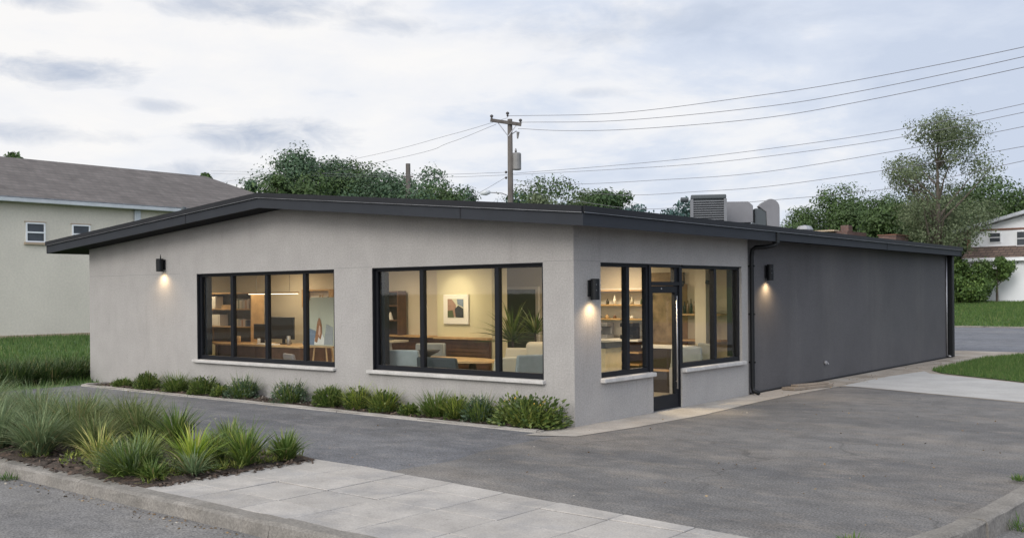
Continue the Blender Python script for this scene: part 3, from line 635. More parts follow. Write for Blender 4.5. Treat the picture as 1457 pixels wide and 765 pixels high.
# downspouts (parts of the building)
mb = MB(); mb.box(0.40, 0.50, 5.78, 5.90, 2.83, 3.04); hopper = mb.build('gutter_outlet', M['black_paint'], bld, bevel=0.01)
ds_ = MB(); ds_.tube([(0.46, 5.84, 2.86), (0.44, 5.83, 2.80), (0.30, 5.75, 2.77), (0.12, 5.66, 2.76), (0.07, 5.64, 2.72), (0.055, 5.63, 2.6), (0.055, 5.63, 0.16), (0.07, 5.63, 0.08), (0.19, 5.62, 0.04)], 0.043, 12); ds_.build('downspout', M['black_paint'], bld, smooth=True)
for zb in (0.6, 1.5, 2.4):
    b_ = MB(); b_.box(-0.03, 0.115, 5.615, 5.645, zb, zb + 0.03); b_.build('pipe_bracket', M['black_paint'], bld)
mb = MB(); mb.box(-0.02, 0.115, YR - 0.14, YR + 0.05, 0.02, 2.90); mb.build('corner_downspout', M['black_paint'], bld, bevel=0.02)
mb = MB(); mb.tube([(0.0, YR - 0.30, 0.06), (0.0, YR - 0.30, 2.86)], 0.022); mb.tube([(0.0, YR - 0.30, 0.08), (0.12, YR - 0.36, 0.05)], 0.022); mb.build('conduit', M['steel'], bld, smooth=True)
mb = MB(); mb.lathe((-0.005, 9.27, 0.36), [(0.04, 0), (0.045, 0.05), (0.02, 0.07), (0.0, 0.075)], 12); mb.tube([(0.0, 9.27, 0.39), (0.055, 9.27, 0.385), (0.06, 9.27, 0.355)], 0.012); mb.build('hose_tap', M['steel'], dwall, bevel=0.004)

# interior shell (parts of the building)
IZ, IC = 0.012, 2.62
mb = MB(); mb.box(XL + 0.25, -0.25, 0.25, 6.6, -0.04, IZ); mb.build('interior_floor', M['int_floor'], bld)
mb = MB(); mb.box(XL + 0.25, -0.25, 0.25, 6.6, IC, IC + 0.05); ceil = mb.build('interior_ceiling', M['ceiling'], bld)
mb = MB(); mb.box(XL + 0.25, -9.0, 3.6, 3.75, IZ, IC); mb.box(-9.15, -9.0, 3.75, 4.5, IZ, IC); mb.box(-9.0, -6.52, 4.35, 4.5, IZ, IC); mb.build('back_wall', M['warm_wall'], bld)
mb = MB(); mb.box(-6.52, -4.97, 4.0, 4.5, IZ, IC); mb.build('accent_wall', M['accent_wall'], bld)
mb = MB(); mb.box(XL + 0.25, -0.25, 6.5, 6.6, IZ, IC); mb.build('rear_wall', M['warm_wall'], bld)
mb = MB(); mb.box(XL + 0.25, XL + 0.3, 0.25, 3.6, IZ, IC); mb.build('end_wall', M['warm_wall'], bld)
mb = MB(); mb.box(-1.22, -0.98, 5.75, 6.0, IZ, IC); mb.build('column', M['warm_wall'], bld)
mb = MB(); mb.box(-8.98, -6.53, 4.29, 4.345, IZ, 0.98); mb.box(-6.5, -4.98, 3.93, 3.995, IZ, 0.98)
for k in range(11): mb.box(-8.97, -6.54, 4.275, 4.295, 0.05 + k * 0.085, 0.11 + k * 0.085); mb.box(-6.49, -4.99, 3.915, 3.935, 0.05 + k * 0.085, 0.11 + k * 0.085)
wains = mb.build('wood_wainscot', M['walnut'], bld)
mb = MB(); mb.box(-8.98, -6.525, 4.15, 4.348, 0.985, 1.03); mb.box(-6.5, -4.96, 3.84, 3.998, 0.986, 1.031); mb.build('ledge', M['oak'], wains)
mb = MB(); mb.box(-2.62, -1.86, 6.42, 6.495, IZ, 2.35); mb.build('stone_panel', M['stone_panel'], bld)

# ------------------------------------------------------------------ wall lamps
def spot(name, loc, energy, size, blend, col, parent=None, tilt=(0, 0, 0), rad=0.03):
    l = bpy.data.lights.new(name, 'SPOT'); l.energy = energy; l.spot_size = size; l.spot_blend = blend; l.color = col; l.shadow_soft_size = rad
    o = bpy.data.objects.new(name, l); COL.objects.link(o); o.rotation_euler = tilt
    if parent: o.parent = parent; o.location = Vector(loc) - WL[parent]
    else: o.location = loc
    return o
def area(name, loc, energy, size, col, parent=None):
    l = bpy.data.lights.new(name, 'AREA'); l.energy = energy; l.size = size; l.shape = 'DISK'; l.color = col
    o = bpy.data.objects.new(name, l); COL.objects.link(o)
    if parent: o.parent = parent; o.location = Vector(loc) - WL[parent]
    else: o.location = loc
    return o
WARM = (1.0, 0.70, 0.38)
def wall_lamp(label, x, y, z0, z1, nx, ny, w, pin=False, e=9):
    t = thing('wall_lamp', label, 'wall lamp', (x, y, z0), 'black downlights on the shop walls')
    tx, ty = -ny, nx; off = 0.03 + w / 2
    cx, cy = x + nx * off, y + ny * off
    b = MB(); b.box(min(x, x + nx * 0.03) - abs(tx) * w * 0.4, max(x, x + nx * 0.03) + abs(tx) * w * 0.4, min(y, y + ny * 0.03) - abs(ty) * w * 0.4, max(y, y + ny * 0.03) + abs(ty) * w * 0.4, z0 + 0.05, z1 - 0.02); b.build('wall_plate', M['black_paint'], t, bevel=0.006)
    b = MB(); b.box(min(x + nx * 0.03, cx), max(x + nx * 0.03, cx) if nx else cx + 0.03, min(y + ny * 0.03, cy), max(y + ny * 0.03, cy) if ny else cy + 0.03, (z0 + z1) / 2, (z0 + z1) / 2 + 0.06); b.build('arm', M['black_paint'], t)
    b = MB(); b.lathe((cx, cy, z0), [(w / 2 - 0.012, 0.03), (w / 2 - 0.012, 0.0), (w / 2, 0.0), (w / 2, z1 - z0 - 0.006), (w / 2 - 0.006, z1 - z0), (0.0, z1 - z0)], 24); b.build('body', M['black_paint'], t, smooth=False)
    b = MB(); b.lathe((cx, cy, z0 + 0.018), [(w / 2 - 0.014, 0), (w / 2 - 0.014, 0.006)], 20); b.build('lens', M['lamp_glow'], t)
    for q in (0.72, 0.45):
        b = MB(); zq = z0 + (z1 - z0) * q; tq_ = -0.6; vx, vy = nx * 0.8 + tx * tq_, ny * 0.8 + ty * tq_; b.tube([(cx + vx * (w / 2 - 0.004), cy + vy * (w / 2 - 0.004), zq), (cx + vx * (w / 2 + 0.004), cy + vy * (w / 2 + 0.004), zq)], 0.006, 8); b.build('screw', M['unit'], t)
    if pin:
        b = MB(); b.lathe((cx - nx * 0.02, cy - ny * 0.02, z1), [(0.012, 0), (0.012, 0.05), (0.006, 0.055), (0.006, 0.09)], 8); b.build('pin', M['black_paint'], t)
    ln = spot('lamp_light', (cx + nx * 0.03, cy + ny * 0.03, z0 - 0.012), e, R(150), 1.0, WARM, t, rad=0.035)
    return t
wall_lamp('black cylinder lamp with top pin, left of the four-pane window', -10.66, 0.0, 2.47, 2.74, 0, -1, 0.15, True, 22)
wall_lamp('black cylinder lamp between the corner and the window beside the glass door', -0.002, 0.40, 1.84, 2.15, 1, 0, 0.135, False, 22)
wall_lamp('black cylinder lamp glowing on the charcoal wall by the downspout', -0.028, 6.40, 2.15, 2.46, 1, 0, 0.13, False, 52)

# ------------------------------------------------------------------ interior fittings
def downlight(x, y, label, e=24, s=0.5):
    t = thing('ceiling_light', label, 'ceiling light', (x, y, IC), 'round ceiling lights in the shop')
    b = MB(); b.lathe((x, y, IC - 0.03), [(0.10, 0), (0.11, 0.029), (0.0, 0.0295)], 20); b.build('trim_ring', M['paper'], t)
    b = MB(); b.lathe((x, y, IC - 0.036), [(0.085, 0), (0.085, 0.005)], 20); b.build('diffuser', M['down_glow'], t)
    area('ceiling_light_source', (x, y, IC - 0.045), e, s, (1.0, 0.77, 0.50), t)
for x, y, lb, e in ((-12.3, 1.6, 'round ceiling light over the tall bookcase', 22), (-10.6, 2.6, 'round ceiling light over the office monitor', 26), (-8.4, 1.4, 'round ceiling light over the office desk', 22),
                 (-7.6, 2.9, 'round ceiling light over the dark wall shelf', 24), (-5.75, 3.1, 'round ceiling light right in front of the framed print', 26), (-4.6, 1.5, 'round ceiling light over the oval table', 18),
                 (-2.6, 2.0, 'round ceiling light over the lounge sofa', 22), (-3.2, 5.4, 'round ceiling light over the stocked wall shelves', 46), (-1.35, 4.1, 'round ceiling light inside by the glass door', 24), (-0.62, 2.65, 'round ceiling light right above the glass door entry', 62)):
    downlight(x, y, lb, e)
el_ = [o for o in bpy.data.objects if o.get('label') == 'round ceiling light right above the glass door entry'][0]
es = spot('added_pool_spot', (-0.60, 2.70, 2.56), 190, R(62), 0.8, (1.0, 0.74, 0.44), el_, (0, 0, 0), 0.05)  # added spot, aimed out through the door to throw the warm pool outside
es.rotation_euler = (Vector((-0.60, 2.70, 2.56)) - Vector((0.55, 3.15, 0.0))).to_track_quat('Z', 'Y').to_euler()
tp = thing('linear_pendant', 'thin glowing bar lamp hung over the office desk', 'pendant lamp', (-10.0, 2.3, 1.98))
b = MB(); b.box(-10.9, -9.1, 2.28, 2.32, 1.985, 2.02); b.build('bar', M['oak'], tp)
b = MB(); b.box(-10.88, -9.12, 2.285, 2.315, 1.975, 1.984); b.build('tube', M['down_glow'], tp)
for x in (-10.6, -9.4):
    b = MB(); b.tube([(x, 2.3, 2.02), (x, 2.3, IC)], 0.004, 5); b.build('cable', M['wire'], tp)

def shelf_unit(name, label, x0, x1, y0, y1, z0, z1, shelves, mback, mside, cat='bookcase', verticals=()):
    t = thing(name, label, cat, ((x0 + x1) / 2, (y0 + y1) / 2, z0))
    b = MB(); b.box(x0 + 0.03, x1 - 0.03, y1 - 0.02, y1, z0, z1 - 0.03); b.build('back', mback, t)
    for xx in (x0, x1 - 0.03): b = MB(); b.box(xx, xx + 0.03, y0, y1, z0, z1 - 0.03); b.build('side', mside, t)
    b = MB(); b.box(x0, x1, y0, y1, z1 - 0.03, z1); b.build('top', mside, t)
    for z in shelves: b = MB(); b.box(x0 + 0.03, x1 - 0.03, y0 + 0.005, y1 - 0.02, z - 0.025, z); b.build('shelf', mside, t)
    for x in verticals: b = MB(); b.box(x - 0.012, x + 0.012, y0 + 0.01, y1 - 0.02, z0, z1 - 0.03); b.build('divider', mside, t)
    return t
def books(label, x0, x1, y, z, h, seed, m='book', depth=0.17):
    rg = random.Random(seed); b = MB(); x = x0
    while x < x1:
        w = rg.uniform(0.02, 0.05); b.box(x, x + w - 0.003, y, y + depth, z + 0.001, z + h * rg.uniform(0.75, 1)); x += w
    o = b.build('book_row', M[m], None, ((x0 + x1) / 2, y, z)); tagp(o, label, 'books'); return o
def single(mb, name, m, loc, label, cat, **k):
    o = mb.build(name, m, None, loc, **k); return tagp(o, label, cat)
# office behind the four-pane window
shelf_unit('bookcase', 'tall olive bookcase with oak edges at the left of the office', -12.80, -10.80, 2.3, 2.66, IZ, 2.02, (0.45, 0.85, 1.23, 1.64), M['olive_panel'], M['oak'])
b = MB(); b.box(-12.62, -12.25, 2.33, 2.55, 1.641, 1.93); single(b, 'storage_box', M['paper'], (-12.8, 3.3, 1.641), 'white storage box high on the olive bookcase', 'box', bevel=0.01)
books('pale books upright on the upper bookcase shelf', -11.5, -10.95, 2.34, 1.641, 0.24, 3)
b = MB(); b.box(-12.0, -11.6, 2.33, 2.55, 1.641, 1.73); single(b, 'file_box', M['oak'], (-12.2, 3.3, 1.641), 'low tan file box on the upper bookcase shelf', 'box')
b = MB(); b.box(-12.6, -12.1, 2.35, 2.58, 1.231, 1.50); b.box(-12.55, -12.15, 2.341, 2.349, 1.26, 1.47); single(b, 'picture_card', M['paper'], (-12.7, 3.3, 1.231), 'white display card on the middle bookcase shelf', 'display card')
books('dark books at the right of the middle bookcase shelf', -11.6, -11.05, 2.34, 1.231, 0.18, 7)
b = MB(); b.box(-12.7, -12.2, 2.27, 2.295, 0.1, 0.8); single(b, 'leaning_panel', M['accent_wall'], (-12.7, 3.18, 0.1), 'pale green panel leaning on the bookcase foot', 'panel')
dk = thing('office_desk', 'long walnut-fronted desk with oak top in the office', 'desk', (-10.0, 2.1, IZ))
b = MB(); b.box(-11.4, -8.3, 1.7, 2.6, 0.83, 0.87); b.build('desk_top', M['oak'], dk, bevel=0.005)
b = MB(); b.box(-11.3, -9.92, 1.76, 1.80, 0.05, 0.829); b.build('front_panel', M['walnut'], dk)
b = MB(); b.box(-9.90, -8.4, 1.76, 1.80, 0.05, 0.829); b.build('front_panel', M['walnut'], dk)
for xx in (-11.36, -8.38): b = MB(); b.box(xx, xx + 0.05, 1.72, 2.58, IZ, 0.829); b.build('leg', M['walnut'], dk)
mo = thing('monitor', 'large black monitor seen from behind on the office desk', 'monitor', (-9.55, 2.2, 0.87))
b = MB(); b.box(-9.95, -9.10, 2.16, 2.20, 0.98, 1.47); b.build('screen_back', M['black_plastic'], mo, bevel=0.012)
b = MB(); b.box(-9.56, -9.50, 2.21, 2.25, 0.89, 1.2); b.build('stand', M['black_plastic'], mo); b = MB(); b.box(-9.68, -9.38, 2.12, 2.34, 0.871, 0.889); b.build('foot', M['black_plastic'], mo)
b = MB(); b.box(-10.65, -10.15, 2.25, 2.29, 0.95, 1.30); b.box(-10.45, -10.35, 2.24, 2.34, 0.871, 0.949); single(b, 'small_monitor', M['black_plastic'], (-10.4, 2.3, 0.871), 'smaller dark screen left of the large office monitor', 'monitor', bevel=0.008)
for i, (x, r0, h0, mm, lb) in enumerate(((-10.05, 0.035, 0.12, 'paper', 'white mug by the small office screen'), (-9.0, 0.045, 0.2, 'steel', 'grey metal jar right of the large office monitor'), (-10.8, 0.05, 0.16, 'oak', 'small tan jar at the left end of the office desk'))):
    b = MB(); b.lathe((x, 1.95, 0.871), [(r0 * 0.8, 0), (r0, h0 * 0.4), (r0 * 0.9, h0), (0, h0 + 0.001)], 12); single(b, 'jar', M[mm], (x, 1.95, 0.871), lb, 'jar', smooth=True)
b = MB(); b.box(-9.9, -9.3, 1.78, 1.95, 0.871, 0.895); single(b, 'keyboard', M['paper'], (-9.6, 1.85, 0.871), 'pale keyboard in front of the office monitor', 'keyboard')
t = thing('wall_cabinet', 'oak-edged wall box with a framed sketch in the office', 'wall cabinet', (-9.8, 3.5, 1.65))
b = MB(); b.box(-10.3, -9.3, 3.36, 3.595, 1.66, 1.70); b.box(-10.3, -9.3, 3.36, 3.595, 2.04, 2.08); b.box(-10.3, -10.26, 3.36, 3.595, 1.70, 2.04); b.box(-9.34, -9.3, 3.36, 3.595, 1.70, 2.04); b.build('case', M['oak'], t)
b = MB(); b.box(-10.22, -9.38, 3.55, 3.59, 1.72, 2.02); b.build('sketch_sheet', M['paper'], t)
b = MB(); b.prism([(-10.1, 1.76), (-9.6, 1.80), (-9.5, 1.93), (-9.7, 1.86), (-10.1, 1.86)], 'y', 3.542, 3.549); b.build('sketch_mark', M['art_dark'], t)
# leaning canvas of a long-haired figure and the grey tub chair in front of it
t = thing('easel_canvas', 'pale canvas painted with a long-haired auburn figure, on an easel by the office window', 'painting', (-7.45, 1.5, IZ))
def tq(pts, y, th, name, m): b = MB(); b.prism(pts, 'y', y, y + th); return b.build(name, M[m], t)
tq([(-7.98, 0.92), (-6.98, 0.92), (-6.98, 1.90), (-7.72, 1.90)], 1.50, 0.025, 'canvas', 'art_pale')
tq([(-7.97, 0.93), (-7.60, 0.93), (-7.55, 1.22), (-7.88, 1.30)], 1.494, 0.004, 'blue_field', 'art_blue')
tq([(-7.30, 0.94), (-7.02, 0.94), (-7.02, 1.30), (-7.22, 1.36)], 1.494, 0.004, 'grey_field', 'pot')
tq([(-7.60, 0.94), (-7.30, 0.94), (-7.28, 1.06), (-7.36, 1.20), (-7.50, 1.18), (-7.58, 1.06)], 1.490, 0.003, 'painted_dress', 'paper')
tq([(-7.58, 1.00), (-7.50, 0.98), (-7.46, 1.10), (-7.40, 1.04), (-7.35, 1.16), (-7.36, 1.34), (-7.40, 1.46), (-7.44, 1.49), (-7.49, 1.40), (-7.52, 1.24)], 1.486, 0.003, 'painted_hair', 'art_auburn')
tq([(-7.46, 1.16), (-7.42, 1.10), (-7.39, 1.18), (-7.39, 1.30), (-7.43, 1.34)], 1.483, 0.002, 'painted_face', 'art_skin')
b = MB(); b.tube([(-7.75, 1.5, IZ), (-7.48, 1.56, 1.95)], 0.016, 6); b.tube([(-7.15, 1.5, IZ), (-7.42, 1.56, 1.95)], 0.016, 6); b.tube([(-7.45, 2.0, IZ), (-7.45, 1.58, 1.95)], 0.016, 6); b.box(-7.9, -7.0, 1.46, 1.55, 0.885, 0.915); b.build('easel', M['oak'], t)
def tub_chair(name, label, loc, rz, m, mleg='oak', w=0.62, h=0.78, group=None):
    t = thing(name, label, 'armchair', (0, 0, 0), group)
    b = MB(); b.box(-w / 2 + 0.07, w / 2 - 0.07, -0.27, 0.20, 0.34, 0.45); b.build('seat', M[m], t, bevel=0.03)
    b = MB(); b.hexa([(-w / 2, 0.16, 0.34), (w / 2, 0.16, 0.34), (w / 2, 0.26, 0.34), (-w / 2, 0.26, 0.34), (-w / 2 + 0.03, 0.26, h), (w / 2 - 0.03, 0.26, h), (w / 2 - 0.03, 0.34, h), (-w / 2 + 0.03, 0.34, h)]); b.build('backrest', M[m], t, bevel=0.03)
    for s in (-1, 1):
        x = s * (w / 2 - 0.035); b = MB(); b.hexa([(x - 0.035, -0.28, 0.33), (x + 0.035, -0.28, 0.33), (x + 0.035, 0.16, 0.33), (x - 0.035, 0.16, 0.33), (x - 0.035, -0.24, 0.58), (x + 0.035, -0.24, 0.58), (x + 0.035, 0.2, 0.62), (x - 0.035, 0.2, 0.62)]); b.build('arm', M[m], t, bevel=0.02)
        for yy in (-0.24, 0.22): b = MB(); b.tube([(x * 0.95, yy, 0.34), (x * 1.05, yy * 1.1, 0.0)], [0.018, 0.011], 8); b.build('leg', M[mleg], t)
    t.location = (loc[0], loc[1], IZ); t.rotation_euler = (0, 0, rz); return t
tub_chair('tub_chair', 'shiny grey leather chair in front of the painted canvas', (-7.15, 0.85, 0), R(160), 'grey_leather', 'black_plastic', 0.6, 0.80)
# lounge behind the three-pane window
shelf_unit('wall_shelf', 'dark tall shelf at the left of the lounge', -8.55, -7.75, 4.02, 4.28, 1.03, 2.02, (1.37, 1.7), M['espresso'], M['walnut'])
b = MB(); b.lathe((-8.1, 4.12, 1.371), [(0.07, 0), (0.02, 0.16), (0.0, 0.18)], 12); single(b, 'cone_lamp', M['paper'], (-8.1, 4.12, 1.371), 'small pale cone ornament on the dark lounge shelf', 'ornament')
t = thing('side_counter', 'small counter with pale top and tapered pedestal left of the lounge', 'counter', (-7.9, 3.6, IZ))
b = MB(); b.box(-8.6, -7.25, 3.35, 3.85, 0.90, 0.94); b.build('counter_top', M['cream_fabric'], t); b = MB(); b.hexa([(-7.95, 3.5, IZ), (-7.45, 3.5, IZ), (-7.45, 3.7, IZ), (-7.95, 3.7, IZ), (-8.05, 3.5, 0.90), (-7.65, 3.5, 0.90), (-7.65, 3.7, 0.90), (-8.05, 3.7, 0.90)]); b.build('pedestal', M['paper'], t)
b = MB(); b.box(-8.45, -7.55, 3.45, 3.7, 0.941, 0.975); b.box(-8.3, -7.8, 3.46, 3.7, 0.975, 1.005); single(b, 'tray_stack', M['slate_fabric'], (-8, 3.6, 0.941), 'dark trays lying on the small pale counter', 'tray')
b = MB(); b.lathe((-8.2, 3.58, 1.006), [(0.05, 0), (0.11, 0.05), (0.12, 0.09), (0.0, 0.091)], 14); single(b, 'brass_bowl', M['oak'], (-8.2, 3.58, 1.006), 'golden bowl on the dark trays', 'bowl', smooth=True)
t = thing('framed_print', 'white framed abstract landscape print on the olive accent wall', 'picture', (-5.94, 3.99, 1.62))
b = MB(); b.box(-6.30, -5.58, 3.955, 3.998, 1.30, 1.93); b.build('frame', M['paper'], t, bevel=0.01)
y = 3.950
b = MB(); b.box(-6.17, -5.71, y, y + 0.006, 1.44, 1.84); b.build('print_ground', M['art_pale'], t)
def pq(pts, k, m, nm): b = MB(); b.prism(pts, 'y', y - 0.002 * k, y - 0.002 * k + 0.003); b.build(nm, M[m], t)
pq([(-6.165, 1.50), (-5.90, 1.45), (-5.93, 1.72), (-6.05, 1.835), (-6.165, 1.835)], 1, 'art_pink', 'print_cliff')
pq([(-5.93, 1.445), (-5.715, 1.445), (-5.715, 1.63), (-5.86, 1.70), (-5.96, 1.62)], 2, 'art_dark', 'print_shadow')
pq([(-6.165, 1.445), (-5.98, 1.445), (-6.02, 1.60), (-6.165, 1.58)], 3, 'art_green', 'print_shrub')
pq([(-5.88, 1.72), (-5.715, 1.66), (-5.715, 1.83), (-5.90, 1.835)], 1, 'art_blue', 'print_sky')
spot('picture_spot', (-5.9, 3.0, 2.55), 26, R(60), 0.6, (1, 0.86, 0.62), None, (R(52), 0, 0), 0.03)
t = thing('picture_spotlight', 'small ceiling spotlight aimed at the framed print', 'spotlight', (-5.9, 2.98, 2.55))
b = MB(); b.tube([(-5.9, 2.94, 2.60), (-5.9, 2.985, 2.565)], 0.03, 10); b.build('can', M['black_paint'], t)
t = thing('oval_table', 'oval light-oak lounge table with dark base', 'table', (-4.3, 1.85, IZ))
b = MB(); k = 28; b.prism([(-4.35 + 1.15 * math.cos(2 * math.pi * i / k), 1.95 + 0.55 * math.sin(2 * math.pi * i / k)) for i in range(k)], 'z', 0.70, 0.735); b.build('table_top', M['oak'], t)
for x in (-5.0, -3.7): b = MB(); b.tube([(x, 1.95, IZ), (x, 1.95, 0.70)], [0.22, 0.05], 12); b.build('leg', M['espresso'], t)
b = MB(); b.lathe((-4.95, 2.05, 0.736), [(0.06, 0), (0.08, 0.03), (0.22, 0.10), (0.26, 0.14), (0.0, 0.12)], 16); single(b, 'blue_bowl', M['slate_fabric'], (-4.95, 2.05, 0.736), 'wide dark blue bowl on the oval table', 'bowl', smooth=True)
G = 'armchairs round the oval lounge table'
tub_chair('armchair', 'blue-grey armchair at the left of the lounge window', (-4.12, 0.80, 0), R(195), 'blue_fabric', 'oak', 0.70, 0.97, G)
tub_chair('armchair', 'blue-grey armchair on the far side of the oval table beside the counter', (-5.35, 2.5, 0), R(40), 'blue_fabric', 'oak', 0.6, 0.95, G)
tub_chair('armchair', 'dark slate armchair with its back against the lounge window', (-3.1, 0.66, 0), R(182), 'slate_fabric', 'black_plastic', 0.92, 0.88, G)
tub_chair('armchair', 'pale blue-grey armchair at the right end of the oval table', (-1.72, 1.0, 0), R(245), 'blue_fabric', 'black_plastic', 0.62, 0.95, G)
tub_chair('armchair', 'cream armchair behind the right end of the oval table', (-3.15, 2.45, 0), R(15), 'cream_fabric', 'oak', 0.6, 0.92, G)
tub_chair('armchair', 'small pale armchair between the oval table and the palms', (-2.55, 1.35, 0), R(250), 'cream_fabric', 'oak', 0.56, 0.86, G)
tub_chair('armchair', 'grey armchair behind the left end of the oval table, against the wood panelling', (-6.1, 3.3, 0), R(20), 'blue_fabric', 'oak', 0.56, 0.9, G)
t = thing('sofa', 'cream two-seat sofa with rounded back cushions near the palms', 'sofa', (-2.4, 2.3, IZ))
b = MB(); b.box(-3.0, -1.6, 2.0, 2.65, 0.2, 0.45); b.build('seat', M['cream_fabric'], t, bevel=0.05)
for x in (-2.64, -1.97): b = MB(); b.box(x - 0.33, x + 0.33, 2.55, 2.75, 0.44, 1.06); b.build('back_cushion', M['cream_fabric'], t, bevel=0.09, seg=4)
for x in (-3.06, -1.66): b = MB(); b.box(x, x + 0.12, 2.0, 2.7, 0.12, 0.62); b.build('arm', M['cream_fabric'], t, bevel=0.04)
t = thing('framed_door', 'dark green door in a white frame at the back of the lounge', 'door', (-6.1, 6.4, IZ))
b = MB(); b.box(-6.72, -6.64, 6.43, 6.495, IZ, 2.1); b.box(-5.72, -5.64, 6.43, 6.495, IZ, 2.1); b.box(-6.64, -5.72, 6.43, 6.495, 2.03, 2.1); b.build('frame', M['paper'], t)
b = MB(); b.box(-6.635, -5.725, 6.45, 6.49, IZ, 2.028); b.build('leaf', M['art_green'], t)

# ------------------------------------------------------------------ plant builders
def blades(n, L, w, lean, droop, rb, seed, seg=4, flat=False):
    """n arching strap leaves from a tuft of radius rb; lean = (min,max) start tilt, droop = added tilt along the leaf"""
    rg = np.random.default_rng(seed)
    a = rg.uniform(0, 2 * np.pi, n); r0 = rb * np.sqrt(rg.uniform(0, 1, n)); l = rg.uniform(*L, n); ww = rg.uniform(*w, n)
    th = rg.uniform(*lean, n); dr = rg.uniform(*droop, n)
    ab = a + rg.normal(0, 0.7, n)
    p = np.stack([r0 * np.cos(ab), r0 * np.sin(ab), np.zeros(n)], -1); tw = rg.normal(0, 0.25, n)
    sx = np.stack([-np.sin(a + tw), np.cos(a + tw), rg.normal(0, 0.15, n)], -1); V = []
    for k in range(seg + 1):
        t = k / seg; wd = ww * (0.55 + 0.9 * t * (1 - t) * 2) * (1 - t ** 2.2) * 0.5 + 0.0004
        V.append(p - sx * wd[:, None]); V.append(p + sx * wd[:, None])
        ang = th + dr * t ** 1.4; st = l / seg
        p = p + np.stack([np.sin(ang) * np.cos(a), np.sin(ang) * np.sin(a), np.cos(ang)], -1) * st[:, None]
        p[:, 2] = np.maximum(p[:, 2], 0.004)
    V = np.stack(V, 1); m = 2 * (seg + 1); base = np.arange(n)[:, None] * m
    Q = np.concatenate([np.stack([base[:, 0] + 2 * k, base[:, 0] + 2 * k + 1, base[:, 0] + 2 * k + 3, base[:, 0] + 2 * k + 2], -1) for k in range(seg)])
    return V.reshape(-1, 3), Q
def leaf_cards(C, D, size, rg, aspect=0.5, nrm=None):
    """diamond leaves at points C pointing along D"""
    n = len(C); D = D / (np.linalg.norm(D, axis=1, keepdims=True) + 1e-9); rnd = rg.normal(size=(n, 3)) if nrm is None else nrm + rg.normal(0, 0.45, (n, 3)); S = np.cross(D, rnd); S /= (np.linalg.norm(S, axis=1, keepdims=True) + 1e-9)
    N = np.cross(D, S); l = size[:, None]
    V = np.stack([C, C + D * l * 0.5 + S * l * aspect * 0.5 + N * l * 0.08, C + D * l, C + D * l * 0.5 - S * l * aspect * 0.5 + N * l * 0.08], 1)
    return V.reshape(-1, 3), np.arange(4 * n).reshape(-1, 4)
def dome(n, Rr, H, size, seed, aspect=0.45, up=0.5):
    rg = np.random.default_rng(seed); a = rg.uniform(0, 2 * np.pi, n); ph = np.arccos(rg.uniform(0.0, 1, n)); rr = rg.uniform(0.55, 1.0, n) ** 0.7
    lump = 1 + 0.18 * np.sin(3 * a + seed) * np.sin(2.3 * ph + seed * 2) + 0.12 * np.sin(5 * a + 2 * seed)
    d = np.stack([np.sin(ph) * np.cos(a), np.sin(ph) * np.sin(a), np.cos(ph)], -1)
    C = d * (rr * lump)[:, None] * np.array([Rr, Rr, H]); D = d + rg.normal(0, 0.45, (n, 3)) + np.array([0, 0, up])
    return leaf_cards(C, D, rg.uniform(*size, n), rg, aspect)
def cat2(*vq):
    V = []; Q = []; o = 0
    for v, q in vq: V.append(v); Q.append(q + o); o += len(v)
    return np.concatenate(V), np.concatenate(Q)
def stemwood(parent, h, n, seed, spread, m='bark', r=0.008):
    rg = random.Random(seed); b = MB()
    for i in range(n):
        a = rg.uniform(0, 6.28); q = rg.uniform(0.3, 1) * spread
        b.tube([(0, 0, 0), (q * 0.5 * math.cos(a), q * 0.5 * math.sin(a), h * 0.5), (q * math.cos(a), q * math.sin(a), h * rg.uniform(0.6, 0.9))], [r, r * 0.8, r * 0.4], 5)
    me = bpy.data.meshes.new('stems'); me.from_pydata(b.v, [], b.f); return link('stems', me, M[m], parent)
def plant_thing(name, label, cat, loc, parts, group, rz=0.0):
    t = thing(name, label, cat, (0, 0, 0), group)
    for nm, (V, Q), m in parts: link(nm, npmesh(nm, V, Q), M[m], t)
    t.location = loc; t.rotation_euler = (0, 0, rz); return t

# near planting bed
G1 = 'grey-green fountain grasses in the kerbside bed'
def fountain(label, x, y, s, seed, n=620, m='fountain'):
    V, Q = blades(n, (0.42 * s, 0.82 * s), (0.007, 0.014), (0.05, 0.85), (0.5, 1.8), 0.13 * s, seed, 5)
    V2, Q2 = blades(int(n * 0.25), (0.3 * s, 0.6 * s), (0.006, 0.011), (0.5, 1.1), (0.6, 1.2), 0.12 * s, seed + 50, 4)
    return plant_thing('fountain_grass', label, 'ornamental grass', (x, y, 0.03), [('blades', cat2((V, Q), (V2, Q2)), m)], G1)
for i, (x, y, s, lb) in enumerate(((-3.75, -5.98, 0.86, 'grey-green fountain grass at the kerb, right behind the bare mulch'), (-4.30, -5.25, 0.98, 'tall fountain grass behind the pair of kerbside grasses'), (-4.80, -6.02, 0.9, 'fountain grass at the kerb, left edge of the view'),
                                   (-5.35, -5.15, 1.0, 'tallest fountain grass at the left edge, second row'), (-3.55, -4.75, 0.9, 'fountain grass between the straw-edged plant and the drive'), (-6.20, -5.55, 1.0, 'fountain grass on the far left, half out of view'),
                                   (-6.7, -4.7, 0.95, 'fountain grass against the drive at the far left'), (-5.4, -4.45, 0.85, 'pale fountain grass against the drive behind the tallest one'), (-4.5, -4.4, 0.82, 'low fountain grass against the drive, next to the dark green tuft'),
                                   (-8.0, -4.8, 1.0, 'fountain grass farthest left along the drive'), (-3.2, -5.55, 0.72, 'small fountain grass behind the straw-edged plant'), (-7.5, -5.9, 1.0, 'fountain grass at the kerb beyond the left edge'))):
    fountain(lb, x, y, s * 1.10, 20 + i, 720, 'meadow' if i in (1, 4, 8, 10) else 'fountain')
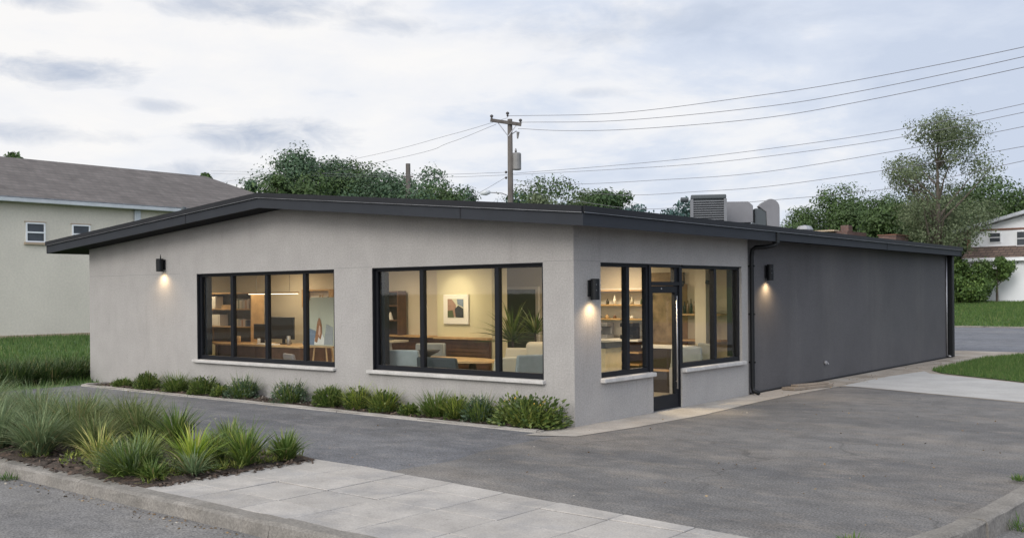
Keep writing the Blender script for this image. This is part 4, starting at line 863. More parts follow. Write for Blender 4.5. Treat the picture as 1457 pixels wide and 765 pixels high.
def strap(name, label, x, y, m, n, L, w, seed, lean=(0.05, 0.95), droop=(0.3, 1.2), rb=0.06, extra=None, group='spiky strap-leaved plants in the kerbside bed', z=0.035):
    parts = [('leaves', blades(n, L, w, lean, droop, rb, seed, 5), m)]
    if extra: parts += extra
    return plant_thing(name, label, 'plant', (x, y, z), parts, group)
strap('strap_plant', 'straw-edged spiky plant standing in bare mulch', -2.42, -5.92, 'yellow', 120, (0.28, 0.54), (0.016, 0.03), 60)
strap('strap_plant', 'bright lime spiky plant nearest the paving', -1.32, -5.42, 'lime', 170, (0.32, 0.62), (0.018, 0.032), 61, extra=[('low_leaves', blades(60, (0.2, 0.3), (0.018, 0.028), (0.8, 1.3), (0.3, 0.6), 0.08, 70), 'yellow')])
strap('strap_plant', 'lime and green spiky plant right of the bright lime one', -1.06, -4.92, 'deep', 210, (0.30, 0.60), (0.016, 0.028), 62, extra=[('bright_leaves', blades(60, (0.25, 0.48), (0.018, 0.03), (0.05, 0.6), (0.3, 0.9), 0.05, 71), 'lime')])
strap('strap_plant', 'small dark spiky tuft at the corner of the paving', -1.0, -4.40, 'deep', 230, (0.22, 0.44), (0.014, 0.024), 63)
strap('strap_plant', 'dark green tuft behind the straw-edged plant', -2.75, -4.72, 'deep', 260, (0.36, 0.70), (0.014, 0.024), 64, lean=(0.05, 0.7), extra=[('bright_leaves', blades(50, (0.3, 0.5), (0.016, 0.024), (0.1, 0.7), (0.3, 0.9), 0.08, 72), 'olive')])
strap('strap_plant', 'low green tuft by the drive behind the lime plant', -1.95, -4.5, 'deep', 220, (0.26, 0.52), (0.014, 0.024), 65, extra=[('bright_leaves', blades(50, (0.2, 0.4), (0.016, 0.024), (0.1, 0.9), (0.3, 0.9), 0.08, 73), 'lime')])
strap('strap_plant', 'low dark tuft between the two lime plants and the drive', -1.55, -4.98, 'deep', 200, (0.24, 0.44), (0.014, 0.024), 66)
plant_thing('bushy_plant', 'broad feathery green mound at the kerb in front of the lime plant', 'plant', (-1.62, -5.98, 0.03),
            [('feathery_leaves', cat2(blades(760, (0.26, 0.52), (0.008, 0.016), (0.1, 1.1), (0.4, 1.3), 0.2, 67), blades(120, (0.16, 0.28), (0.02, 0.034), (0.5, 1.3), (0.3, 0.9), 0.24, 68)), 'deep'), ('pale_leaves', blades(300, (0.26, 0.50), (0.010, 0.018), (0.1, 1.0), (0.4, 1.2), 0.18, 69), 'fountain')], 'spiky strap-leaved plants in the kerbside bed')
strap('strap_plant', 'low grey-green tuft at the paving edge beside the lime plant', -1.02, -5.62, 'fountain', 170, (0.2, 0.38), (0.012, 0.02), 74, lean=(0.2, 1.2))
strap('strap_plant', 'low dark tuft in the kerb corner of the paving', -1.15, -6.02, 'deep', 150, (0.14, 0.28), (0.012, 0.02), 75, lean=(0.2, 1.2))
strap('strap_plant', 'leafy green tuft between the straw-edged plant and the dark tuft', -2.5, -5.3, 'olive', 170, (0.24, 0.46), (0.014, 0.024), 76)
rgc = np.random.default_rng(88); nb_ = 150; VV = []; QQ = []; oo = 0
for i in range(nb_):
    gx = -0.95 - abs(rgc.normal(0, 0.55)) if i % 3 else rgc.uniform(-7, -1); gy = rgc.uniform(-6.2, -4.15)
    v, q = blades(16, (0.06, 0.16), (0.008, 0.016), (0.3, 1.3), (0.2, 0.9), 0.05, 1000 + i, 3); VV.append(v + np.array([gx, gy, 0.03])); QQ.append(q + oo); oo += len(v)
o = link('ground_cover', npmesh('ground_cover', np.concatenate(VV), np.concatenate(QQ)), M['olive']); o['kind'] = 'stuff'
# low ground-cover sprigs in the bed
for i, (x, y, lb) in enumerate(((-2.05, -5.5, 'tiny pale sprig in the mulch behind the feathery mound'), (-2.75, -6.05, 'tiny sprig in the bare mulch left of the straw-edged plant'))):
    plant_thing('sprig', lb, 'plant', (x, y, 0.035), [('leaves', dome(90, 0.14, 0.12, (0.03, 0.06), 90 + i), 'olive')], 'sprigs in the mulch')

# foundation shrubs along the shop front
G2 = 'shrubs in the foundation bed under the shop windows'
def shrub(label, x, y, w, h, kind, seed):
    w *= 0.63; h *= 0.86; k = 70 if h < 0.3 else 110
    if kind == 'grassy': parts = [('blades', blades(int(k * 3), (h * 0.8, h * 1.25), (0.010, 0.018), (0.05, 1.0), (0.3, 1.0), w * 0.3, seed, 4), 'deep'), ('leaves', dome(420, w * 0.54, h * 0.6, (0.035, 0.07), seed + 1), 'shade')]
    elif kind == 'sage': parts = [('leaves', dome(900, w * 0.54, h * 0.8, (0.03, 0.065), seed, 0.4, 0.6), 'sage'), ('blades', blades(k * 2, (h * 0.75, h * 1.25), (0.010, 0.018), (0.05, 1.0), (0.2, 0.8), w * 0.28, seed + 2, 4), 'deep')]
    elif kind == 'olive': parts = [('leaves', dome(800, w * 0.54, h * 0.8, (0.035, 0.07), seed, 0.5, 0.5), 'shade'), ('blades', blades(k * 2, (h * 0.75, h * 1.2), (0.011, 0.020), (0.1, 1.0), (0.3, 1.0), w * 0.3, seed + 2, 4), 'olive'), ('tips', blades(k // 2, (h * 0.9, h * 1.45), (0.012, 0.020), (0.1, 0.9), (0.3, 1.0), w * 0.25, seed + 3, 4), 'lime')]
    else: parts = [('leaves', dome(1000, w * 0.54, h * 0.82, (0.035, 0.075), seed, 0.5, 0.5), 'shade'), ('bright_leaves', blades(k * 2, (h * 0.7, h * 1.15), (0.011, 0.020), (0.1, 0.85), (0.3, 1.0), w * 0.3, seed + 2, 4), 'deep')]
    return plant_thing('foundation_shrub', label, 'shrub', (x, y, 0.02), parts, G2)
fac = [(-11.75, -0.34, 0.75, 0.22, 'grassy', 'sparse grassy tuft at the far left end of the foundation bed'), (-10.75, -0.36, 0.75, 0.42, 'bushy', 'bushy shrub second from the left end of the foundation bed'),
       (-9.65, -0.38, 0.85, 0.46, 'grassy', 'grassy shrub below the left corner of the four-pane window'), (-8.75, -0.36, 0.85, 0.42, 'bushy', 'bushy green shrub under the left pane of the four-pane window'),
       (-7.45, -0.36, 0.95, 0.5, 'sage', 'blue-green shrub under the middle of the four-pane window'), (-8.05, -0.42, 0.5, 0.24, 'olive', 'low olive sprawl left of the blue-green shrub'),
       (-6.05, -0.36, 1.0, 0.48, 'sage', 'blue-green shrub under the right pane of the four-pane window'), (-5.0, -0.34, 0.85, 0.46, 'bushy', 'bushy shrub below the wall between the two front windows'),
       (-4.25, -0.34, 0.75, 0.46, 'olive', 'yellow-green shrub below the left corner of the three-pane window'), (-3.6, -0.36, 0.75, 0.46, 'olive', 'olive shrub with straw tips under the left pane of the three-pane window'),
       (-2.95, -0.42, 0.45, 0.2, 'olive', 'low yellow-green tuft under the three-pane window'), (-2.45, -0.34, 0.75, 0.48, 'grassy', 'dark grassy shrub under the middle of the three-pane window'),
       (-2.0, -0.36, 0.5, 0.42, 'olive', 'small lime shrub beside the dark grassy one'), (-1.5, -0.38, 0.75, 0.5, 'sage', 'blue-green shrub left of the flowering mound')]
for i, (x, y, w, h, kd, lb) in enumerate(fac): shrub(lb, x, y, w, h, kd, 100 + 7 * i)
rg = np.random.default_rng(77); fl = rg.uniform(-1, 1, (11, 2))
fC = np.stack([fl[:, 0] * 0.5, fl[:, 1] * 0.25, 0.30 + 0.12 * (1 - np.abs(fl[:, 0]))], -1)
plant_thing('flowering_shrub', 'wide leafy mound with orange blooms at the shop corner', 'shrub', (-0.60, -0.36, 0.02),
            [('leaves', tuple((lambda v, q: (v * np.array([1.55, 0.8, 1]), q))(*dome(1700, 0.42, 0.40, (0.04, 0.09), 201, 0.45, 0.4))), 'shade'),
             ('bright_leaves', tuple((lambda v, q: (v * np.array([1.5, 0.8, 1]), q))(*blades(300, (0.25, 0.5), (0.014, 0.024), (0.1, 1.2), (0.3, 1.1), 0.22, 202, 4))), 'olive'),
             ('blooms', leaf_cards(fC, np.tile([0, -0.3, 1.0], (11, 1)) + rg.normal(0, 0.5, (11, 3)), rg.uniform(0.025, 0.045, 11), rg, 0.8), 'flower')], G2)
# tall grasses along the left end of the drive
G3 = 'dark tall grasses at the left end of the drive'
for i, (x, y, s, lb) in enumerate(((-14.17, -2.6, 1.0, 'dark tall grass nearest the drive at the left edge'), (-14.07, -1.7, 0.95, 'dark tall grass at the drive end, second from the left edge'), (-14.12, -0.9, 0.9, 'dark tall grass at the drive end near the shop corner'),
                                   (-14.37, -0.2, 0.85, 'dark tall grass touching the shop corner'), (-14.9, -1.9, 1.05, 'dark tall grass behind the front row, left edge'), (-14.9, -0.9, 1.0, 'dark tall grass in the middle of the second row'),
                                   (-15.0, 0.2, 0.95, 'dark tall grass of the second row by the shop wall'), (-14.6, -3.2, 1.0, 'dark tall grass half out of view at the left'))):
    V, Q = blades(1100, (0.30 * s, 0.74 * s), (0.012, 0.026), (0.02, 1.0), (0.3, 1.4), 0.46 * s, 300 + i, 4)
    plant_thing('tall_grass', lb, 'ornamental grass', (x, y, 0.0), [('blades', (V, Q), 'hedge')], G3)
# weeds in the kerb cracks
for i, (x, y, z, s, lb) in enumerate(((6.42, -2.35, -0.12, 0.10, 'small weed in the gutter of the right kerb'), (6.40, -1.75, -0.12, 0.07, 'tiny weed at a joint of the right kerb'), (-3.2, -6.58, -0.12, 0.08, 'weed in the gutter at the far left of the front kerb'),
                                     (5.62, -4.2, 0.0, 0.07, 'weed where the right kerb dies into the asphalt'), (6.05, -0.75, 0.02, 0.06, 'tiny weed on the lot side of the right kerb'), (2.6, -6.6, -0.12, 0.07, 'weed in the gutter below the paving'))):
    plant_thing('weed', lb, 'weed', (x, y, z), [('blades', blades(90, (s * 0.7, s * 1.6), (0.006, 0.012), (0.1, 1.3), (0.2, 0.9), s * 1.3, 400 + i, 3), 'grass')], 'weeds in the kerb cracks')
# indoor palms
def palm(label, x, y, h, seed, m='deep', n=46, L=(0.35, 0.7)):
    t = thing('potted_palm', label, 'potted plant', (0, 0, 0), 'potted palms in the lounge')
    b = MB(); b.lathe((0, 0, 0), [(0.15, 0), (0.2, 0.36), (0.2, 0.4), (0.17, 0.4), (0.16, 0.35), (0, 0.34)], 16); me = bpy.data.meshes.new('pot'); me.from_pydata(b.v, [], b.f); link('pot', me, M['pot'], t)
    b = MB(); b.tube([(0, 0, 0.34), (0.02, 0.01, h * 0.7), (0, 0, h)], [0.03, 0.022, 0.02], 8); me = bpy.data.meshes.new('stem'); me.from_pydata(b.v, [], b.f); link('stem', me, M['bark'], t)
    V, Q = blades(n, L, (0.03, 0.055), (0.1, 1.7), (0.4, 1.1), 0.04, seed, 5); V = V + np.array([0, 0, h]); link('fronds', npmesh('fronds', V, Q), M[m], t)
    t.location = (x, y, IZ); return t
palm('broad potted palm by the picture wall corner', -3.85, 3.3, 1.0, 500, n=130, L=(0.5, 0.95))
palm('spiky potted palm in front of the green door', -3.45, 3.5, 1.15, 501, n=70)
palm('leafy potted palm behind the cream sofa', -2.75, 3.25, 0.95, 502, 'olive', 90, (0.25, 0.5))

# right-hand shop shelves and counter
t = thing('display_shelving', 'three long oak wall shelves with tan back panel', 'shelving', (-3.4, 6.3, 0.9))
for z in (2.0, 1.69, 1.39): b = MB(); b.box(-3.98, -2.66, 6.18, 6.495, z - 0.03, z); b.build('shelf', M['oak'], t)
b = MB(); b.box(-3.98, -2.66, 6.47, 6.498, 1.02, 2.03); b.build('back_panel', M['paper'], t)
t = thing('back_counter', 'dark back counter with open oak shelves behind the tan counter', 'counter', (-3.0, 6.1, IZ))
b = MB(); b.box(-3.98, -2.66, 5.95, 6.46, 0.92, 0.96); b.build('counter_top', M['paper'], t); b = MB(); b.box(-3.98, -2.66, 6.40, 6.46, IZ, 0.919); b.build('back', M['walnut'], t)
for z in (0.15, 0.45, 0.70): b = MB(); b.box(-3.98, -2.66, 5.97, 6.40, z - 0.03, z); b.build('shelf', M['oak'], t)
t = thing('service_counter', 'pale oak counter with grey top inside the corner window', 'counter', (-1.6, 2.4, IZ))
b = MB(); b.box(-2.15, -1.05, 2.35, 2.85, IZ, 1.0); b.build('body', M['pale_oak'], t); b = MB(); b.box(-2.18, -1.02, 2.32, 2.88, 1.001, 1.10); b.build('counter_top', M['slate_fabric'], t)
b = MB(); b.box(-1.85, -1.45, 2.45, 2.75, 1.101, 1.15); b.box(-1.8, -1.5, 2.6, 2.64, 1.15, 1.32); single(b, 'cash_register', M['black_plastic'], (-1.65, 2.6, 1.101), 'black till on the pale oak counter', 'till', bevel=0.01)
rgx = random.Random(31); kz = 0
for z, names in ((1.69, ('amber bottle', 'dark jar', 'pale jar', 'tall dark bottle', 'cream canister', 'green bottle')), (1.39, ('squat dark pot', 'low tan bowl', 'small red tin', 'black box-shaped tin', 'white cup'))):
    for i, nm in enumerate(names):
        x = -3.85 + i * 0.21 + rgx.uniform(-0.03, 0.03); h = rgx.uniform(0.10, 0.22) if z > 1.5 else rgx.uniform(0.05, 0.12); r0 = rgx.uniform(0.03, 0.045)
        b = MB(); b.lathe((x, 6.28, z + 0.001), [(r0, 0), (r0, h * 0.6), (r0 * 0.4, h * 0.75), (r0 * 0.4, h), (0, h + 0.001)], 10)
        mm = ('bottle', 'espresso', 'paper', 'black_plastic', 'cream_fabric', 'art_green')[i] if z > 1.5 else ('black_plastic', 'oak', 'brown_trim', 'espresso', 'paper')[i]
        single(b, 'jar', M[mm], (x, 6.28, z), nm + (' on the middle wall shelf' if z > 1.5 else ' on the lowest wall shelf'), 'jar', smooth=True)
for i, (x, lb) in enumerate(((-3.6, 'chrome coffee machine on the back counter'), (-2.95, 'black coffee grinder on the back counter'))):
    b = MB(); b.box(x - 0.2, x + 0.12, 6.02, 6.3, 0.961, 1.05); b.box(x - 0.2, x + 0.12, 6.2, 6.3, 1.05, 1.22); b.box(x - 0.2, x + 0.12, 6.02, 6.3, 1.22, 1.30); b.tube([(x - 0.05, 6.06, 1.22), (x - 0.05, 6.06, 1.14)], 0.03); single(b, 'coffee_machine', M['steel' if i == 0 else 'black_plastic'], (x, 6.1, 0.961), lb, 'coffee machine', bevel=0.01)
t = thing('bottle_shelf', 'short oak shelf unit right of the stone panel', 'shelving', (-1.7, 6.3, 0.5))
for z in (1.50, 0.98, 0.5): b = MB(); b.box(-1.84, -0.9, 6.2, 6.495, z - 0.035, z); b.build('shelf', M['oak'], t)
b = MB(); b.box(-1.84, -1.80, 6.2, 6.495, IZ, 2.1); b.build('side', M['oak'], t)
for i in range(7):
    x = -1.76 + i * 0.075; h = 0.24 + 0.03 * ((i * 7) % 3); b = MB(); b.lathe((x, 6.3, 1.501), [(0.028, 0), (0.028, h * 0.6), (0.010, h * 0.75), (0.010, h), (0, h + 0.001)], 9)
    o = single(b, 'bottle', M['bottle' if i % 2 else 'black_plastic'], (x, 6.3, 1.501), ('brown' if i % 2 else 'black') + ' slim bottle in the row on the short oak shelf', 'bottle', smooth=True); o['group'] = 'slim bottles on the short oak shelf'
t = thing('display_case', 'white display case with dark front under the bottle shelf', 'display case', (-1.5, 5.4, IZ))
b = MB(); b.box(-1.95, -1.0, 5.0, 5.4, IZ, 0.86); b.build('body', M['espresso'], t); b = MB(); b.box(-1.97, -0.98, 4.98, 5.42, 0.861, 0.91); b.build('top', M['paper'], t); b = MB(); b.box(-1.97, -0.98, 4.96, 5.0, 0.42, 0.46); b.build('rail', M['oak'], t)
tub_chair('armchair', 'blue-grey armchair behind the right window by the door', (-0.85, 4.75, 0), R(210), 'blue_fabric', 'black_plastic', 0.6, 0.92)
tub_chair('armchair', 'pale armchair in the far corner behind the right window', (-0.62, 5.6, 0), R(150), 'blue_fabric', 'oak', 0.55, 0.95)
for i, (x, y, lb) in enumerate(((-0.75, 4.3, 'small black track spotlight nearer the door'), (-0.6, 5.2, 'small black track spotlight in the far corner'))):
    t = thing('track_light', lb, 'spotlight', (x, y, IC)); b = MB(); b.tube([(x, y, IC), (x, y, 2.16)], 0.01, 6); b.build('rod', M['black_paint'], t); b = MB(); b.tube([(x - 0.08, y, 2.13), (x + 0.08, y + 0.05, 2.09)], [0.035, 0.055], 10); b.build('can', M['black_paint'], t)

# ------------------------------------------------------------------ rooftop equipment
def rot_box(mb, cx, cy, z0, z1, sx, sy, a, x0=None, x1=None, y0=None, y1=None):
    c, s = math.cos(a), math.sin(a); X0 = -sx / 2 if x0 is None else x0; X1 = sx / 2 if x1 is None else x1; Y0 = -sy / 2 if y0 is None else y0; Y1 = sy / 2 if y1 is None else y1
    P = [(X0, Y0), (X1, Y0), (X1, Y1), (X0, Y1)]; P = [(cx + x * c - y * s, cy + x * s + y * c) for x, y in P]
    mb.hexa([(x, y, z0) for x, y in P] + [(x, y, z1) for x, y in P]); return mb
A = R(30); cx, cy = -1.66, 7.15; zr = 3.28
t = thing('condenser_unit', 'dark louvred condenser unit on the roof', 'air conditioner', (cx, cy, zr))
b = MB(); rot_box(b, cx, cy, zr + 0.06, 3.86, 0.62, 0.56, A); b.build('core', M['duct_dark'], t)
b = MB(); rot_box(b, cx, cy, 3.86, 3.95, 0.72, 0.66, A); b.build('top', M['duct_dark'], t, bevel=0.02)
for sx in (-1, 1):
    for sy in (-1, 1): b = MB(); rot_box(b, cx, cy, zr, 3.86, 0, 0, A, sx * 0.34 - 0.03, sx * 0.34 + 0.03, sy * 0.31 - 0.03, sy * 0.31 + 0.03); b.build('corner_post', M['unit'], t)
b = MB()
for k in range(10):
    z = zr + 0.10 + k * 0.047; rot_box(b, cx, cy, z, z + 0.017, 0, 0, A, -0.31, 0.31, -0.335, -0.28); rot_box(b, cx, cy, z, z + 0.017, 0, 0, A, 0.31, 0.345, -0.28, 0.28)
b.build('louvres', M['unit'], t)
b = MB(); b.tube([(cx - 0.42, cy - 0.40, 3.87), (cx - 0.30, cy - 0.30, 3.87)], 0.05, 8); b.build('cap', M['duct_dark'], t)
t = thing('duct_box', 'grey sheet-metal duct box with sloped corner on roof rails', 'duct', (-1.5, 8.5, 3.3))
A = R(36); cx, cy = -1.62, 8.40
b = MB(); c_, s_ = math.cos(A), math.sin(A)
P = [(-0.34, 3.43), (0.30, 3.43), (0.30, 3.80), (0.20, 3.89), (-0.34, 3.89)]
for yy in (-0.25, 0.25): b.v += [(cx + x * c_ - yy * s_, cy + x * s_ + yy * c_, z) for x, z in P]
b.f += [(4, 3, 2, 1, 0), (5, 6, 7, 8, 9)] + [(i, (i + 1) % 5, 5 + (i + 1) % 5, 5 + i) for i in range(5)]
b.build('casing', M['duct'], t, bevel=0.012)
b = MB()
for yy in (-0.25, 0.25): rot_box(b, cx, cy, 3.30, 3.33, 0, 0, A, -0.36, 0.36, yy - 0.02, yy + 0.02); rot_box(b, cx, cy, 3.38, 3.41, 0, 0, A, -0.36, 0.36, yy - 0.02, yy + 0.02); [rot_box(b, cx, cy, 3.22, 3.43, 0, 0, A, q - 0.02, q + 0.02, yy - 0.018, yy + 0.018) for q in (-0.3, 0, 0.3)]
b.build('rails', M['duct_dark'], t)
b = MB(); rot_box(b, cx, cy, 3.35, 3.75, 0, 0, A, 0.36, 0.62, -0.1, 0.2); b.build('side_duct', M['duct_dark'], t, bevel=0.02)
t = thing('vent_hood', 'grey curved gooseneck vent hood on the roof', 'vent', (-0.95, 8.9, 3.2))
cx, cy = -1.04, 8.80; A = R(38); c_, s_ = math.cos(A), math.sin(A)
P = [(0.19, 3.1), (0.19, 3.76)] + [(0.0 + 0.19 * math.cos(R(q)), 3.76 + 0.19 * math.sin(R(q))) for q in range(18, 120, 17)] + [(-0.20, 3.86), (-0.27, 3.79), (-0.10, 3.66), (-0.08, 3.1)]
b = MB(); n = len(P)
for yy in (-0.10, 0.10): b.v += [(cx + x * c_ - yy * s_, cy + x * s_ + yy * c_, z) for x, z in P]
b.f += [tuple(range(n))[::-1], tuple(range(n, 2 * n))] + [(i, (i + 1) % n, n + (i + 1) % n, n + i) for i in range(n)]
b.build('hood', M['duct'], t, bevel=0.01)
b = MB(); rot_box(b, cx, cy, 3.1, 3.24, 0, 0, A, -0.17, 0.2, -0.22, 0.22); b.build('flange', M['duct_dark'], t)
t = thing('turbine_vent', 'small silver turbine vent on the far roof', 'vent', (-1.27, 11.2, 3.2))
b = MB(); b.lathe((-1.27, 11.2, 3.2), [(0.1, 0), (0.1, 0.1), (0.17, 0.14), (0.2, 0.2), (0.15, 0.28), (0.0, 0.31)], 14); b.build('head', M['steel'], t)

# boards lying by the dark wall
t = thing('loose_boards', 'two weathered boards lying by the charcoal wall', 'boards', (0.35, 7.3, 0.01))
b = MB(); b.hexa([(0.12, 6.75, 0.01), (0.40, 6.72, 0.01), (0.68, 7.98, 0.01), (0.42, 8.02, 0.01), (0.12, 6.75, 0.065), (0.40, 6.72, 0.065), (0.68, 7.98, 0.065), (0.42, 8.02, 0.065)]); b.build('board', M['wood_grey'], t, bevel=0.008)
b = MB(); b.hexa([(0.20, 7.0, 0.066), (0.36, 6.98, 0.066), (0.62, 7.9, 0.066), (0.46, 7.93, 0.066), (0.20, 7.0, 0.10), (0.36, 6.98, 0.10), (0.62, 7.9, 0.10), (0.46, 7.93, 0.10)]); b.build('board', M['wood_grey'], t, bevel=0.008)

# ------------------------------------------------------------------ neighbouring buildings
nb = thing('warehouse', 'long cream block building with grey shingle roof at the left', 'building', (-40, 4, 0.3))
XW, EZ = -33.0, 5.97
b = MB(); b.box(-46, XW, -24, 23.0, -0.2, EZ); nw = b.build('walls', M['beige_brick'], nb)
b = MB(); E = 0.35
v = [(XW + E, -24.5, EZ), (XW + E, 23.4, EZ), (-46 - E, 23.4, EZ), (-46 - E, -24.5, EZ), (-39.5, -24.5, 8.52), (-39.5, 20.3, 8.52)]
b.add(v, [(0, 1, 5, 4), (2, 3, 4, 5), (1, 2, 5), (3, 0, 4), (3, 2, 1, 0)]); nroof = b.build('roof', M['shingle'], nb)
b = MB(); b.box(XW + E - 0.02, XW + E + 0.13, -24.4, 23.35, EZ - 0.16, EZ + 0.01); b.build('gutter', M['white_metal'], nroof, bevel=0.02)
b = MB(); b.box(XW + E + 0.005, XW + E + 0.14, -24.4, 23.35, EZ + 0.012, EZ + 0.045); b.build('gutter_lip', M['drip'], nroof)
b = MB(); b.box(XW + 0.01, XW + 0.16, 12.25, 12.55, 0.4, EZ - 0.16); b.build('downspout', M['white_metal'], nb, bevel=0.03)
for (y0, y1, z0, z1) in ((7.47, 8.27, 4.22, 5.03), (9.42, 10.22, 4.22, 5.03), (-2.0, -1.2, 4.22, 5.03)):
    b = MB(); x = XW; fw = 0.055
    b.box(x, x + 0.06, y0, y1, z0, z0 + fw); b.box(x, x + 0.06, y0, y1, z1 - fw, z1); b.box(x, x + 0.06, y0, y0 + fw, z0 + fw, z1 - fw); b.box(x, x + 0.06, y1 - fw, y1, z0 + fw, z1 - fw); b.box(x, x + 0.065, y0 + fw, y1 - fw, (z0 + z1) / 2 - 0.03, (z0 + z1) / 2 + 0.03)
    f = b.build('window', M['white_paint'], nb); b = MB(); b.box(x + 0.004, x + 0.02, y0 + fw, y1 - fw, z0 + fw, z1 - fw); b.build('pane', M['pane_dark'], f)
    b = MB(); b.box(x, x + 0.11, y0 - 0.06, y1 + 0.06, z0 - 0.10, z0 - 0.004); b.build('sill', M['tan_trim'], f); b = MB(); b.box(x, x + 0.05, y0 - 0.05, y1 + 0.05, z1 + 0.004, z1 + 0.05); b.build('lintel', M['tan_trim'], f)
b = MB(); b.box(XW, XW + 0.03, -24, 23, 0.2, 0.42); b.build('base_course', M['tan_trim'], nb)

hs = thing('white_house', 'two-storey white house with pale roof beyond the far street', 'house', (-3, 55, 1.2))
b = MB(); b.box(-8.13, 6, 51, 60, 3.4, 5.35); hw = b.build('upper_wall', M['white_paint'], hs)
b = MB(); b.prism([(-8.13, 5.35), (6, 5.35), (-1.0, 7.15)], 'y', 51.02, 59.9); b.build('gable_wall', M['white_paint'], hs)
b = MB(); b.hexa([(-8.9, 50.4, 5.18), (-1.0, 50.4, 7.22), (-1.0, 60.6, 7.22), (-8.9, 60.6, 5.18), (-8.9, 50.4, 5.36), (-1.0, 50.4, 7.42), (-1.0, 60.6, 7.42), (-8.9, 60.6, 5.36)]); b.hexa([(-1.0, 50.4, 7.22), (6.9, 50.4, 5.18), (6.9, 60.6, 5.18), (-1.0, 60.6, 7.22), (-1.0, 50.4, 7.42), (6.9, 50.4, 5.36), (6.9, 60.6, 5.36), (-1.0, 60.6, 7.42)]); b.build('roof', M['light_metal_roof'], hs)
b = MB(); b.box(-8.20, -8.0, 50.93, 51.0, 3.6, 5.3); b.box(-8.1, 6, 50.94, 51.0, 5.32, 5.42); b.build('corner_trim', M['brown_trim'], hs)
for (x0, x1, z0, z1) in ((-6.95, -6.40, 4.66, 5.16), (-5.5, -4.4, 4.42, 5.18), (-2, -1, 4.42, 5.18)):
    b = MB(); b.box(x0 - 0.06, x1 + 0.06, 50.93, 50.999, z0 - 0.06, z1 + 0.06); f = b.build('window', M['white_paint'], hs); b = MB(); b.box(x0, x1, 50.915, 50.928, z0, z1); b.build('pane', M['pane_dark'], f); b = MB(); b.box(x0, x1, 50.90, 50.913, (z0 + z1) / 2 - 0.02, (z0 + z1) / 2 + 0.02); b.build('sash_bar', M['white_paint'], f)
b = MB(); b.hexa([(-8.1, 49.3, 3.62), (6, 49.3, 3.62), (6, 51.0, 3.62), (-8.1, 51.0, 3.62), (-8.1, 49.3, 3.68), (6, 49.3, 3.68), (6, 50.99, 4.40), (-8.1, 50.99, 4.40)]); b.build('porch_roof', M['brown_shingle'], hs)
b = MB(); b.box(-7.9, 6, 49.6, 51.0, 0.9, 3.61); b.build('lower_wall', M['white_paint'], hs)
b = MB(); b.box(-8.0, 6, 49.25, 49.29, 3.50, 3.70); b.build('porch_fascia', M['white_paint'], hs)

t = thing('brick_building', 'low red brick building with pale roof edge beyond the shop roof', 'building', (-13.3, 45, 0.4))
b = MB(); b.box(-15.5, -12.7, 44, 47, 0.3, 5.28); b.build('walls', M['brick'], t); b = MB(); b.box(-15.7, -13.3, 43.6, 47.2, 5.28, 5.36); b.build('roof_edge', M['tan_trim'], t); b = MB(); b.box(-13.2, -12.75, 44.3, 44.9, 5.28, 5.62); b.build('chimney', M['brick'], t)
t = thing('brick_outbuilding', 'small brown brick block half hidden by the shop roof edge', 'building', (-10.4, 44.5, 0.4))
b = MB(); b.box(-10.95, -10.0, 44, 46, 0.3, 4.93); b.build('walls', M['brick'], t); b = MB(); b.box(-11.0, -9.95, 43.95, 46.05, 4.93, 4.98); b.build('coping', M['brown_trim'], t)

# ------------------------------------------------------------------ utility pole and wires
t = thing('utility_pole', 'weathered wooden utility pole with crossarm and grey transformer', 'utility pole', (-20.0, 23.0, 0))
PX, PY = -20.0, 23.0
b = MB(); b.tube([(PX, PY, -0.2), (PX, PY, 5), (PX, PY, 9.72)], [0.155, 0.135, 0.11], 14); pole = b.build('pole', M['pole'], t, smooth=True)
ca = Vector((0.85, 0.70, -0.17)).normalized()
dA = Vector((PX, PY - 0.16, 9.55))
b = MB(); n_ = Vector((-ca.y, ca.x, 0)).normalized(); up = Vector((0, 0, 1))
def bar(mb, p, q, w, h):
    p, q = Vector(p), Vector(q); d = (q - p).normalized(); s = d.cross(Vector((0, 0, 1))).normalized() * w; u2 = s.cross(d).normalized() * h
    mb.hexa([p - s - u2, p + s - u2, q + s - u2, q - s - u2, p - s + u2, p + s + u2, q + s + u2, q - s + u2])
bar(b, dA - ca * 0.78, dA + ca * 0.62, 0.055, 0.07); b.build('crossarm', M['pole'], t)
for s in (-0.45, 0.4):
    b = MB(); bar(b, dA + ca * s - Vector((0, 0, 0.05)), Vector((PX, PY - 0.13, 8.95)), 0.012, 0.02); b.build('brace', M['steel'], t)
for s, z in ((-0.72, 0.05), (0.0, 0.28), (0.58, 0.05)):
    p = dA + ca * s; b = MB(); b.lathe((p.x, p.y, p.z + z), [(0.02, -0.03), (0.05, 0.03), (0.035, 0.07), (0.075, 0.11), (0.075, 0.16), (0.03, 0.2)], 10); b.build('insulator', M['ceramic'], t)
tx = Vector((PX, PY, 0)) + Vector((0.774, 0.633, 0)) * 0.29
b = MB(); b.lathe((tx.x, tx.y, 7.45), [(0.17, 0), (0.2, 0.03), (0.2, 0.72), (0.17, 0.76), (0.0, 0.78)], 16); tr_ = b.build('transformer', M['xformer'], t, smooth=False)
b = MB(); b.lathe((tx.x - 0.05, tx.y, 8.22), [(0.04, 0), (0.05, 0.08), (0.02, 0.2)], 8); b.build('bushing', M['ceramic'], tr_)
b = MB(); bar(b, (PX, PY, 7.7), (tx.x - 0.1, tx.y - 0.1, 7.7), 0.05, 0.04); bar(b, (PX, PY, 8.1), (tx.x - 0.1, tx.y - 0.1, 8.1), 0.05, 0.04); b.build('bracket', M['steel'], t)
q = Vector((PX, PY, 0)) + Vector((0.774, 0.633, 0)) * 0.36
